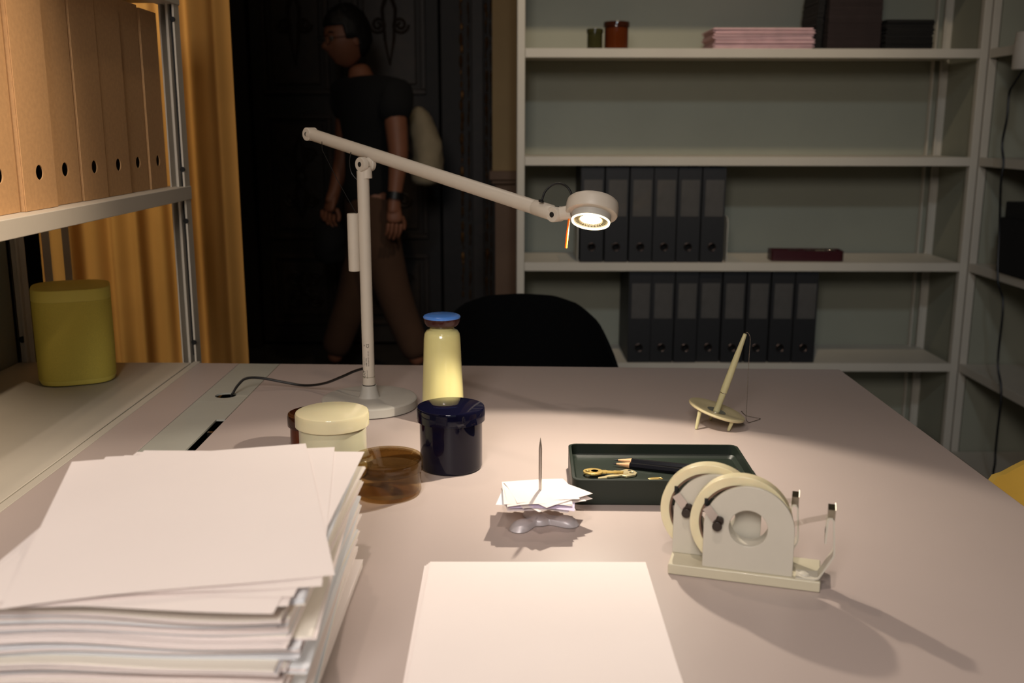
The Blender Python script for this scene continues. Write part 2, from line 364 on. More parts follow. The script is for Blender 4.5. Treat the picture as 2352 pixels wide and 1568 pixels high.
# ------------------------------------------------------------------ desk
yb = 1.745
desk = thing('desk', 'large pinkish grey desk with a cable strip and dark slot along its left side', 'desk', (0, 0, 0))
xs3 = -.4185; xs2 = -.4915; xl = -.5655
def quad_board(x0, x1, y0, yl, yr, z0, z1):
    return G().add([(x0, y0, z0), (x1, y0, z0), (x1, yr, z0), (x0, yl, z0), (x0, y0, z1), (x1, y0, z1), (x1, yr, z1), (x0, yl, z1)],
                   [(3, 2, 1, 0), (4, 5, 6, 7), (0, 1, 5, 4), (1, 2, 6, 5), (2, 3, 7, 6), (3, 0, 4, 7)])
def yback(x): return 1.7605 - (x + .571) * .0366
link('tabletop', quad_board(xs3 + .0006, .5785, .12, yback(xs3), yback(.5785), DZ - .026, DZ), M['desk'], desk, bevel=.0012)
link('side_board', quad_board(xl, xs2 - .0008, .12, yback(xl), yback(xs2), DZ - .026, DZ), M['desk'], desk, bevel=.0008)
yt = 1.535; gx, gy = -.4547, 1.5364
# cable strip: far plate with round grommet cut at its edge, near plate with slot
circ = lambda cx, cy, r, n, a0=0: [(cx + r * math.cos(a0 + 2 * PI * i / n), cy + r * math.sin(a0 + 2 * PI * i / n)) for i in range(n)]
far = [(xs2, 1.50), (xs3, 1.50), (xs3, yback(xs3)), (xs2, yback(xs2))]
o1 = G(); c = (gx, gy + .002)
o1.holed(ray_outline(far, c, 96), circ(c[0], c[1], .0165, 96), DZ - .003, DZ - .0003)
link('cable_cover', o1, M['panel_grey'], desk)
g = G().box(xs2, xs3 - .0125, .12, 1.4995, DZ - .003, DZ - .0003).box(xs3 - .0125, xs3, 1.4045, 1.4995, DZ - .003, DZ - .0003)
link('cable_cover', g, M['panel_grey'], desk)
link('cable_channel', G().box(xs2, xs3, .12, 1.73, DZ - .07, DZ - .06).box(xs2 - .002, xs2, .12, 1.73, DZ - .07, DZ - .03).box(xs3, xs3 + .002, .12, 1.73, DZ - .07, DZ - .03), M['hole'], desk)
link('slot_clip', G().box(xs3 - .011, xs3 - .002, 1.352, 1.358, DZ - .02, DZ - .004), M['steel'], desk)
link('seam_line', G().box(gx + .017, xs3, yt - .0004, yt + .0004, DZ - .0003, DZ - .0001), M['shelf_metal'], desk)
for x in (-.40, .54):
    for y in (.2, 1.62): link('leg', G().box(x - .02, x + .02, y - .02, y + .02, 0, DZ - .026), M['shelf_metal'], desk, bevel=.003)
link('apron', G().box(-.38, .52, 1.61, 1.63, DZ - .09, DZ - .028).box(-.38, .52, .19, .21, DZ - .09, DZ - .028), M['shelf_metal'], desk)

# ------------------------------------------------------------------ left shelf unit
ls = thing('shelving_unit', 'open pale metal shelf unit along the left side of the desk holding cardboard files', 'shelf')
def post(parent, x0, x1, y0, y1, z0, z1, face='y', holes=()):
    p = link('post', G().box(x0, x1, y0, y1, z0, z1), M['shelf_metal'], parent, bevel=.002)
    return p
ZB = 1.054
for y0 in (.16, 1.775):
    g = G().box(-.600, -.5975, y0, y0 + .028, 0, 2.2).box(-.5975, -.574, y0 + .0255, y0 + .028, 0, 2.2).box(-.588, -.584, y0 - .0015, y0 + .0255, 0, 2.2).box(-.5775, -.574, y0, y0 + .0255, 0, 2.2)
    p = link('post', g, M['shelf_metal'], ls, bevel=.0006)
    if y0 > 1:
        link('seam', G().box(-.5815, -.5800, y0 + .006, y0 + .0255, 0.75, 2.2), M['black_rubber'], p)
        for z in (ZB + .03, ZB - .06, 1.335, DZ + .035, 1.47):
            link('bolt', G().lathe([(.0045, 0), (.0045, .0022)], 12, align((-.5765, y0 + .001, z), (0, -1, 0))), M['hole'], p)
    g = G().box(-.895, -.868, y0, y0 + .004, 0, 2.2).box(-.895, -.891, y0, y0 + .03, 0, 2.2).box(-.880, -.876, y0 - .01, y0, 0, 2.2).box(-.864, -.85, y0 + .06, y0 + .064, 0, 2.2).box(-.84, -.827, y0 + .09, y0 + .094, 0, 2.2)
    p = link('post', g, M['shelf_metal'], ls, bevel=.001)
    if y0 > 1: link('bolt', G().lathe([(.006, 0), (.006, .003)], 12, align((-.886, y0 - .001, DZ + .04), (0, -1, 0))), M['hole'], p)
link('back_panel', G().box(-.903, -.897, .16, 1.77, .3, 2.2), M['shelf_back'], ls)
link('shelf_board', G().box(-.893, -.5815, .17, 1.765, DZ - .02, DZ - .0005), M['shelf_metal'], ls, bevel=.001)
link('edge_rail', G().box(-.5795, -.5665, .14, 1.775, DZ - .03, DZ - .0005), M['shelf_metal'], ls, bevel=.001)
for zt in (ZB, 1.384, .35):
    link('shelf_board', G().box(-.893, -.606, .17, 1.80, zt - .02, zt), M['shelf_metal'], ls, bevel=.001)
    link('edge_rail', G().box(-.606, -.5725, .14, 1.805, zt - .0235, zt), M['shelf_metal'], ls, bevel=.0012)
# cardboard files: seven in view and one more nearer
fe = [1.05, 1.143, 1.236, 1.326, 1.417, 1.505, 1.598, 1.686, 1.772]
flabs = [None, 'nearest brown cardboard file, its finger hole cut by the left picture edge',
 'second nearest of the brown cardboard files standing on the left shelf',
 'third nearest of the brown cardboard files standing on the left shelf',
 'middle one of the seven brown cardboard files, three visible on each side',
 'brown cardboard file third from the far metal post on the left shelf',
 'brown cardboard file second from the far metal post on the left shelf',
 'brown cardboard file farthest away, right against the metal post']
for k in range(1, 8):
    y0, y1 = fe[k], fe[k + 1]; w = y1 - y0 - .0048; h = .2935 if k < 7 else .290
    hz = .046; n = 64
    sp = [(0, 0), (w, 0), (w, h), (0, h)]
    f = thing('cardboard_file', flabs[k], 'file box', (-.601 + (.004 if k in (2,) else 0) - (.003 if k in (3, 6) else 0) , y0 + .0012, ZB + .0004), random.uniform(-.028, .02), group='brown cardboard files on the left shelf')
    g = G()
    m = Matrix(((0, 0, 1, 0), (1, 0, 0, 0), (0, 1, 0, 0), (0, 0, 0, 1)))   # local x->y, y->z, z->x
    g.holed(ray_outline(sp, (w / 2, hz), n), circ(w / 2, hz, .0092, n), -.0016, 0, m)
    link('spine', g, M['kraft'], f, bevel=.0004)
    b = G().box(-.245, -.0018, 0, .0015, 0, h).box(-.245, -.0018, w - .0015, w, 0, h).box(-.247, -.245, 0, w, 0, h).box(-.245, -.0018, .0015, w - .0015, 0, .0015).box(-.245, -.0018, .0015, w - .0015, h - .0015, h)
    link('box_body', b, M['kraft'], f, bevel=.0004)
    link('inner_shade_block', G().box(-.2, -.02, .004, w - .004, .003, h - .01), M['black_paper'], f)  # black block standing in for the shade inside the kraft box

# yellow speaker
def sq(r, n=64, e=3.2): 
    out = []
    for i in range(n):
        a = 2 * PI * i / n; c_, s_ = math.cos(a), math.sin(a)
        out.append((r * math.copysign(abs(c_) ** (2 / e), c_), r * math.copysign(abs(s_) ** (2 / e), s_)))
    return out
def squ_loft(levels, n=64, e=3.2, cap=True):
    vs = []; fs = []
    for r, z in levels: vs += [(x, y, z) for x, y in sq(r, n, e)]
    for k in range(len(levels) - 1):
        for i in range(n): j = (i + 1) % n; fs.append((k * n + i, k * n + j, (k + 1) * n + j, (k + 1) * n + i))
    if cap: fs.append(tuple(reversed(range(n)))); fs.append(tuple((len(levels) - 1) * n + i for i in range(n)))
    return G().add(vs, fs)
c = onz(181, 868)
sp_ = thing('speaker', 'yellow rounded box loudspeaker standing on the lower left shelf', 'speaker', (c.x, c.y, DZ), .38)
link('base', squ_loft([(.052, 0), (.058, .002), (.0605, .008), (.0605, .010)]), M['speaker'], sp_)
link('grille', squ_loft([(.0606, .0102), (.0612, .06), (.0612, .1400)]), M['speaker_grille'], sp_)
link('top_cap', squ_loft([(.0615, .1402), (.0612, .157), (.0605, .1590), (.057, .1597), (.03, .1580), (.002, .1572)]), M['speaker'], sp_)

# ------------------------------------------------------------------ shelving at the back and along the right
YF = 3.38; zt = [1.758, ony(1700, 112, YF).z, ony(1700, 361, YF).z, ony(1700, 604, YF).z, ony(1700, 834.5, YF).z, .04]
LIP = .028
bs = thing('shelving_unit', 'wide pale metal shelving standing behind the desk with rows of black binders', 'shelf')
xl0 = .0155; xr1 = 1.548
for x0, x1 in ((xl0, xl0 + .026), (xr1 - .026, xr1)):
    for y0 in (YF, 3.665):
        p = link('post', G().box(x0, x1, y0, y0 + .026, 0, 2.5), M['shelf_metal'], bs, bevel=.003)
        if y0 > 3.5 and x0 > 1: link('corner_angle', G().box(x0 - .035, x0 - .031, y0 - .004, y0 + .02, 0, 2.5).box(x0 - .012, x0 - .006, y0 - .012, y0, 0, 2.5), M['shelf_metal'], p)
for z in zt + [2.11]:
    link('shelf_board', G().box(xl0 + .027, xr1 - .027, YF + .004, 3.69, z - .018, z), M['shelf_metal'], bs, bevel=.001)
    link('edge_rail', G().box(xl0 + .0265, xr1 - .0265, YF, YF + .003, z - LIP, z + .001), M['shelf_metal'], bs, bevel=.0008)
for k in range(len(zt) - 1):
    link('back_panel', G().box(xl0, xr1, 3.693, 3.70, zt[k + 1] - .01, zt[k] - .012), M['shelf_back'], bs)
link('back_panel', G().box(xl0, xr1, 3.693, 3.70, zt[0] - .01, 2.5), M['shelf_back'], bs)
link('side_panel', G().box(xr1 - .006, xr1 - .002, YF + .028, 3.69, 0, 2.5), M['shelf_back'], bs)
link('side_panel', G().box(xl0 + .002, xl0 + .006, YF + .028, 3.66, 0, 2.5), M['shelf_back'], bs)
XR = 1.552
rs = thing('shelving_unit', 'pale metal shelving running towards the camera along the right wall', 'shelf')
for y0 in (YF - .001, 1.35):
    for x0 in (XR, 1.86): link('post', G().box(x0, x0 + .026, y0, y0 + .026, 0, 2.5), M['shelf_metal'], rs, bevel=.003)
for z in zt + [2.11]:
    link('shelf_board', G().box(XR + .004, 1.88, 1.38, YF - .004, z - .018, z), M['shelf_metal'], rs, bevel=.001)
    link('edge_rail', G().box(XR, XR + .003, 1.378, YF - .003, z - LIP, z + .001), M['shelf_metal'], rs, bevel=.0008)
link('back_panel', G().box(1.888, 1.894, 1.35, YF + .03, 0, 2.5), M['shelf_back'], rs)
link('end_panel', G().box(XR + .03, 1.885, YF + .004, YF + .01, 0, 2.5), M['shelf_back'], rs)
link('stiffener', G().box(1.874, 1.887, 2.55, 2.58, 0, 2.5), M['shelf_metal'], rs)

# binders
def binder():
    W, Dp, Hh = .0775, .285, .318; t = .0025
    r = thing('ring_binder', '', 'binder')
    g = G(); n = 48
    g.holed(ray_outline([(-W / 2, 0), (W / 2, 0), (W / 2, Hh), (-W / 2, Hh)], (0, .052), n), circ(0, .052, .0115, n), 0, t, Matrix(((1, 0, 0, 0), (0, 0, 1, 0), (0, 1, 0, 0), (0, 0, 0, 1))))
    link('spine', g, M['binder'], r, bevel=.001)
    for s_ in (-1, 1): link('cover', G().box(s_ * W / 2 - (t if s_ > 0 else 0), s_ * W / 2 + (0 if s_ > 0 else t), t + .0005, Dp, 0, Hh), M['binder'], r, bevel=.001)
    link('paper_block', G().box(-W / 2 + .006, W / 2 - .006, .02, Dp - .012, .006, Hh - .012), M['black_paper'], r)
    pk = G(); 
    pk.box(-W / 2 + .010, W / 2 - .006, -.0012, 0, .155, .155 + .122)
    link('label_pocket', pk, M['pocket'], r)
    rg = G(); pts = [(.0125 * math.cos(2 * PI * i / 32), -.0008, .052 + .0125 * math.sin(2 * PI * i / 32)) for i in range(32)]
    rg.tube(pts, .0012, 8, closed=True); link('finger_ring', rg, M['ring'], r)
    return r
bl = binder(); first = True
def place_binder(px, z, yy, label, group, rz=0.):
    global first
    r = bl if first else copy_tree(bl); first = False
    r.location = (ony(px, 0, yy).x * 1, yy, z); r.rotation_euler = (0, 0, rz); r['label'] = label; r['group'] = group
    return r
def xat(px, py, Y): return ony(px, py, Y).x
ordu = ['leftmost', 'second from the left', 'third from the left', 'fourth from the left', 'fifth from the left', 'rightmost, against the right bookend']
for i, px in enumerate((1358.7, 1414.8, 1470.6, 1525, 1579.7, 1635)):
    r = place_binder(px, zt[3] + .001, YF + .012, 'black ring binder between bookends, ' + ordu[i], 'black binders between the bookends')
    r.location.x = xat(px, 566, YF + .012)
ordl = ['leftmost', 'second from the left', 'third from the left', 'fourth from the left', 'fifth from the left, behind the pen', 'sixth from the left, behind the chain', 'second from the right', 'rightmost']
for i, px in enumerate((1467, 1519, 1573, 1627, 1681, 1736, 1791, 1845)):
    r = place_binder(px, zt[4] + .001, YF + .012 + (.008 if i == 3 else 0), 'black ring binder in the lower row of eight, ' + ordl[i], 'black binders in the lower row')
    r.location.x = xat(px, 797, YF + .012)
def bookend(x, s_, label):
    b = thing('bookend', label, 'bookend', (x, YF + .012, zt[3] + .0006), group='pale bookends on the middle shelf')
    prof = [(0, 0), (.2, 0), (.2, .05), (.2, .13), (.19, .148), (.17, .155), (.03, .155), (.01, .148), (0, .13)]
    g = G().prism(prof, -.0009, .0009, Matrix(((0, 0, 1, 0), (1, 0, 0, 0), (0, 1, 0, 0), (0, 0, 0, 1))))
    link('upright', g, M['bookend'], b); link('foot', G().box(*((.001, .06) if s_ > 0 else (-.06, -.001)), 0, .2, 0, .0009), M['bookend'], b)
bookend(xat(1329.5, 566, YF + .012) - .0035, -1, 'pale metal bookend left of the six black binders')
bookend(xat(1667, 566, YF + .012) + .004, 1, 'pale metal bookend right of the six black binders')
# maroon tin with shiny pieces
p0 = ony(1772, 598, YF + .05); p1 = ony(1936, 600, YF + .05)
mt = thing('pencil_tin', 'shallow maroon tin holding shiny metal pieces on the middle shelf', 'tin', ((p0.x + p1.x) / 2, YF + .08, zt[3] + .0008), -.05)
hw = (p1.x - p0.x) / 2; hd = .04
def open_tray(hw, hd, h, t, r, n=6, floor=.003):
    def rr(hw, hd, r):
        out = []
        for cx, cy, a0 in ((hw - r, hd - r, 0), (-hw + r, hd - r, 90), (-hw + r, -hd + r, 180), (hw - r, -hd + r, 270)):
            for k in range(n + 1): a = math.radians(a0 + 90 * k / n); out.append((cx + r * math.cos(a), cy + r * math.sin(a)))
        return out
    L = [(rr(hw - .0015, hd - .0015, r), 0), (rr(hw, hd, r), .002), (rr(hw, hd, r), h - .0006), (rr(hw - .0006, hd - .0006, r), h), (rr(hw - t, hd - t, r - t * .5), h), (rr(hw - t, hd - t, r - t * .5), floor + .004), (rr(hw - t - .004, hd - t - .004, r * .6), floor)]
    N = len(L[0][0]); vs = []; fs = []
    for o_, z in L: vs += [(x, y, z) for x, y in o_]
    for k in range(len(L) - 1):
        for i in range(N): j = (i + 1) % N; fs.append((k * N + i, k * N + j, (k + 1) * N + j, (k + 1) * N + i))
    fs.append(tuple(reversed(range(N)))); fs.append(tuple((len(L) - 1) * N + i for i in range(N)))
    return G().add(vs, fs)
link('tin_body', open_tray(hw, hd, .036, .003, .012), M['maroon'], mt)
tp = thing('metal_clips', 'shiny metal clips lying in the maroon tin', 'clips', (mt.location.x, mt.location.y, zt[3] + .005))
g = G()
for x, r_ in ((.055, .009), (.085, .010), (.04, .006), (.01, .006)):
    g.ball((x, -.004, .030), r_, sc=(1.6, 1, .55))
link('clip', g, M['chrome'], tp)
link('clip', G().box(-.01, .03, -.025, -.015, .012, .033).box(-.06, -.02, -.01, 0, .012, .032), M['ring'], tp, bevel=.002)
link('clip_pad', G().box(-.085, .095, -.03, .03, -.001, .024), M['black_paper'], tp, bevel=.002)

# jars: body with wall, lid
def jar(name, label, loc, rb, rl, h, lh, mb, ml, wall=.0025, glass=False, solid=False):
    t = thing(name, label, 'jar', loc)
    hb = h - lh * .35
    if solid: prof = [(0, 0), (rb - .004, 0), (rb - .001, .0012), (rb, .004), (rb, hb), (rb - wall, hb), (rb - wall, .004), (0, .004)]
    else: prof = [(0, .0012), (rb - .006, .0008), (rb - .0025, .0), (rb - .0008, .0014), (rb, .004), (rb, hb), (rb - wall * .5, hb + .0008), (rb - wall, hb), (rb - wall, .005), (rb - wall - .003, .0032), (0, .0032)]
    link('jar_body', G().lathe(prof, 72, cap=False), mb, t)
    g0 = rl - wall
    prof = [(0, h), (rl - .004, h), (rl - .001, h - .001), (rl, h - .0035), (rl, h - lh), (rl - wall * .5, h - lh - .0006), (g0, h - lh), (g0, h - wall - .002), (g0 - .002, h - wall), (0, h - wall)]
    link('lid', G().lathe(list(reversed(prof)), 72, cap=False), ml, t)
    return t
jc = onz(1037, 1071); jar('lidded_jar', 'tall glossy navy glass jar with lid in front of the yellow bottle', (jc.x, jc.y, DZ + .0003), .0390, .0424, ony(1036, 931, jc.y).z - DZ, .0175, M['navy'], M['navy'], solid=True)
jc2 = onz(768, 1090); jar('lidded_jar', 'cream milk glass jar with wide lid in front of the lamp base', (jc2.x, jc2.y, DZ + .0003), .0404, .0444, ony(769, 943, jc2.y).z - DZ, .017, M['cream_glass_body'], M['cream_glass'])
jc3 = onz(890.5, 1131); jar('lidded_jar', 'low see-through smoky brown glass jar beside the white paper stack', (jc3.x, jc3.y, DZ + .0003), .0392, .0418, ony(891, 1047, jc3.y).z - DZ, .015, M['smoke'], M['smoke'], wall=.0022)
jar('lidded_jar', 'dark amber glass jar half hidden behind the cream jar', (ony(730, 1045, 1.27).x, 1.27, DZ + .0003), .0345, .0375, ony(730, 946, 1.27).z - DZ, .016, M['amber'], M['amber_lid'])

# bottle
bc = onz(1018, 966)
bt = thing('bottle', 'tall glossy yellow flask with blue topped cap behind the navy jar', 'bottle', (bc.x, bc.y, DZ))
bh = ony(1013, 722, bc.y).z - DZ; s0 = bc.y / 1.0 / .96
R_ = lambda px: px / 2 * (bc.y / (CT)) / F_PX * 1.0
r1, r2 = R_(98), R_(84)
zs = ony(1013, 760, bc.y).z - DZ; zn = ony(1013, 752, bc.y).z - DZ
link('flask', G().lathe([(0, 0), (r1 - .003, 0), (r1, .003), (r1 - .0002, .02), (r1 - .0012, .05), (r2 + .0012, zs - .04), (r2, zs - .01), (r2 - .0012, zs - .003), (r2 - .004, zs + .0012), (r2 - .008, zs + .0030), (r2 - .010, zn + .001), (0, zn + .001)], 64, cap=False), M['bottle'], bt)
link('cap', G().lathe([(0, zn + .0012), (r2 - .0095, zn + .0012), (r2 - .004, zn + .0035), (r2 - .0010, zn + .008), (r2, bh - .006), (r2, bh - .0045), (0, bh - .0045)], 64, cap=False), M['cap_brown'], bt)
link('cap_top', G().lathe([(0, bh - .0044), (r2 + .0002, bh - .0044), (r2 + .0004, bh - .0028), (r2 - .001, bh - .0010), (r2 - .004, bh), (0, bh + .0002)], 64, cap=False), M['cap_blue'], bt)

# ------------------------------------------------------------------ the desk lamp
PY = 1.472
pb = onz(848, 912, .016); PX = ony(848, 890, PY).x
lampT = thing('desk_lamp', 'pale grey swing arm desk lamp with round lit head standing on the desk', 'lamp', (PX, PY, DZ))
LI = Matrix.Translation((-PX, -PY, -DZ))
rb = 109 / F_PX * 1.52
link('base', G().lathe([(0, .001), (rb - .002, .001), (rb, .002), (rb, .0135), (rb - .0015, .0152), (rb - .004, .016), (.0165, .0162), (.0148, .019), (.0128, .027), (.0112, .0345), (0, .0345)], 96, cap=False), M['lamp_base'], lampT)
link('base_pad', G().lathe([(rb - .004, 0), (rb - .004, .001)], 64), M['black_rubber'], lampT)
zp1 = ony(840, 392, PY).z - DZ
pole = link('pole', G().lathe([(.0096, .0358), (.0092, .045), (.0089, .047), (.0089, zp1)], 48), M['lamp'], lampT)
link('pole_gasket', G().lathe([(.0098, .0345), (.0098, .0358)], 48), M['black_rubber'], pole)
link('pole_seam', G().lathe([(.00915, .0478), (.00915, .0482)], 48), M['vent'], pole)
AL = ons(713, 308, 1.545); AR = ons(1272, 490, 1.243)
PV = Vector((ony(840, 377, PY).x, PY, ony(840, 377, PY).z))
adir = (AR - AL).normalized(); hperp = Vector((adir.y, -adir.x, 0)).normalized()
if hperp.y > 0: hperp = -hperp
loc = lambda p: LI @ Vector(p)
def L_(nm, g, m, parent=lampT, **k):
    g.v = [tuple(LI @ Vector(v)) for v in g.v]; return link(nm, g, m, parent, **k)
arm = L_('arm', G().tube([AL + adir * .006, AL + adir * .012, AR - adir * .02, AR - adir * .012], [.0085, .0093, .0093, .0088], 40), M['lamp'])
L_('arm_sleeve', G().tube([AR - adir * .032, AR - adir * .0315, AR - adir * .004, AR], [.0094, .0097, .0097, .0088], 32), M['lamp'], arm)
def knuckle(c, r, half, nm, parent):
    L_(nm, G().lathe([(0, -half), (r - .001, -half), (r, -half + .001), (r, half - .001), (r - .001, half), (0, half)], 36, align(c, hperp), cap=False), M['lamp'], parent)
    L_('screw', G().lathe([(.0034, 0), (.0034, .0004)], 20, align(Vector(c) + hperp * (half - .0001), hperp)), M['hole'], parent)
knuckle(AL, .0100, .0085, 'end_cap', arm)
L_('end_cap', G().tube([AL, AL + adir * .008], .0093, 32), M['lamp'], arm)
L_('clamp', G().lathe([(0, -.0115), (.0098, -.0115), (.0104, -.0105), (.0104, -.0055), (.0098, -.0048), (.0075, -.0048), (.0075, .0022), (.0098, .0022), (.0104, .003), (.0104, .0105), (.0098, .0115), (0, .0115)], 40, align(PV, hperp), cap=False), M['lamp'])
L_('screw', G().lathe([(.0036, 0), (.0036, .0004)], 20, align(PV + hperp * .0115, hperp)), M['hole'])
L_('clamp_neck', G().tube([PV - Vector((0, 0, .020)), PV - Vector((0, 0, .004))], [.0089, .0086], 32), M['lamp'])
pa = AL + adir * ((PV - AL).dot(adir))
L_('saddle', G().tube([PV, pa - Vector((0, 0, .006))], .0065, 24), M['lamp'])
c = ony(818, 490, PY); c2 = ony(818, 622, PY)
L_('transformer', G().lathe([(0, 0), (.0078, 0), (.0085, .0008), (.0085, c.z - c2.z - .0008), (.0078, c.z - c2.z), (.003, c.z - c2.z - .0005), (0, c.z - c2.z - .0005)], 36, T(PX - .0165, PY - .001, c2.z), cap=False), M['lamp'])
wA = ony(740, 344, 1.50); wB = ony(821, 492, PY)
L_('thin_wire', G().tube([wA + Vector((0, 0, .012)), wA, wA * .5 + wB * .5 + Vector((-.002, 0, 0)), wB - Vector((0, 0, .002))], .0005, 6), M['black_rubber'])
L_('thin_wire', G().tube(smooth_path([ony(806, 350, 1.49), ony(803, 372, 1.48), ony(808, 398, PY), ony(827, 420, PY)]), .0007, 6), M['black_rubber'])
# knuckle and head
KN = AR + adir * .004
L_('knuckle', G().lathe([(0, -.0085), (.0088, -.0085), (.0095, -.0075), (.0095, .0075), (.0088, .0085), (0, .0085)], 36, align(KN, hperp), cap=False), M['lamp'])
L_('screw', G().lathe([(.0034, 0), (.0034, .0004)], 20, align(KN + hperp * .0086, hperp)), M['hole'])
L_('screw', G().lathe([(.0025, 0), (.0025, .0006)], 16, align(KN + Vector((0.001, 0, .0094)), (0, 0, 1))), M['hole'])
SH = 1.222
hn = Vector((-.13, -.47, -.87)).normalized()
HC = ons(1356.5, 510, SH)
hm = align(HC, -hn)
HB = HC - hn * .017
L_('head_bracket', G().tube([KN + (HB - KN).normalized() * .003, HB - (HB - KN).normalized() * .026], [.0082, .0092], 28), M['lamp'])
head = L_('head', G().lathe([(.0235, .0095), (.0290, .0092), (.0312, .0100), (.0322, .012), (.0322, .0225), (.0314, .0262), (.0290, .0285), (.022, .0295), (0, .0297)], 72, hm, cap=False), M['lamp'])
L_('collar', G().lathe([(.0222, .0012), (.0238, .0012), (.0243, .010), (.0262, .0150), (.02, .0150)], 72, hm, cap=False), M['lamp_base'], head)
L_('glow_ring', G().lathe([(.0212, .0010), (.0222, -.0006), (.0236, -.0004), (.0240, .0012), (.0212, .0014)], 72, hm, cap=False), M['rim_glow'], head)
L_('reflector', G().lathe([(.0212, .0010), (.0205, .0028), (.0130, .0034), (.0128, .0060), (0, .0060)], 72, hm, cap=False), M['lamp_inner'], head)
g = G()
for k in range(30):
    a = 2 * PI * k / 30; g.box(.0150, .0196, -.00055, .00055, .0022, .0031, hm @ RZ(a))
L_('vent_slots', g, M['vent'], head)
L_('led_lens', G().lathe([(0, .0018), (.008, .0022), (.0124, .0030), (.0124, .0034), (0, .0034)], 48, hm, cap=False), M['led'], head)
ta = ons(1307, 503, SH); tb = ons(1300, 569, SH - .01)
L_('toggle_stick', G().tube([ta, tb], .0015, 16), M['orange'], head)
L_('head_cable', G().tube(smooth_path([ons(1244, 463, 1.245), ons(1252, 440, 1.245), ons(1270, 424, 1.245), ons(1290, 422, 1.24), ons(1306, 433, 1.235), ons(1318, 458, 1.235)]), .0014, 10), M['black_rubber'], head)
L_('cable_grommet', G().lathe([(.0033, -.001), (.0033, .0012), (.002, .0018)], 16, align(ons(1243, 462, 1.243), (.2, -.1, 1))), M['black_rubber'], head)
lamp('desk_lamp_light', 'SPOT', tuple(HC + hn * .004), 6.4, (1.0, .88, .72), tuple(HC + hn), shadow_soft_size=.006, spot_size=math.radians(134), spot_blend=.16)
# mains cable to the round cable hole
cp = [ony(834, 846, PY - .004), ony(812, 853, PY + .01), ony(785, 865, 1.50), ony(745, 880, 1.54), ony(700, 885, 1.57), ony(650, 877, 1.575), ony(600, 868, 1.57), ony(565, 869, 1.56), ony(547, 884, 1.55), ony(536, 901, 1.54), Vector((gx + .009, 1.538, DZ - .004)), Vector((gx + .006, 1.538, DZ - .045))]
for p_ in cp[:10]: p_.z = max(p_.z, DZ + .0026)
L_('mains_cable', G().tube(smooth_path(cp, 8), .0021, 10), M['black_rubber'])
# print on the pole: bent text
def pole_text(s_, z0, size, ang, bold=0.):
    cu = bpy.data.curves.new('print', 'FONT'); cu.body = s_; cu.size = size; cu.offset = bold; cu.resolution_u = 3
    o = bpy.data.objects.new('print', cu); scn.collection.objects.link(o)
    bpy.context.view_layer.update()
    me = bpy.data.meshes.new_from_object(o.evaluated_get(bpy.context.evaluated_depsgraph_get()))
    bpy.data.objects.remove(o); Rr = .00897
    for v in me.vertices:
        a = ang - (v.co.y) / Rr * -1 * -1
        a = ang - v.co.y / Rr
        v.co = Vector((Rr * math.cos(a), Rr * math.sin(a), z0 + v.co.x))
    me.materials.append(M['black_print']); q = bpy.data.objects.new('lettering', me); scn.collection.objects.link(q); q.parent = pole
    return q
zt_ = lambda py: ony(838, py, PY).z - DZ
af = -PI / 2
pole_text('HAY', zt_(868), .0068, af - .50, .00028)
pole_text('DESIGN LAMP', zt_(866), .0021, af - .02)
pole_text('LAMP TYPE', zt_(838), .0025, af - .12, .00005)
pole_text('INTEGRATED LED 6W', zt_(838), .0024, af + .24, .00003)
pole_text('220-240V 50Hz', zt_(837), .0021, af - .55)
pole_text('CE', zt_(796), .0052, af + .28, .0001)
pole_text('X', zt_(793), .004, af - .35)

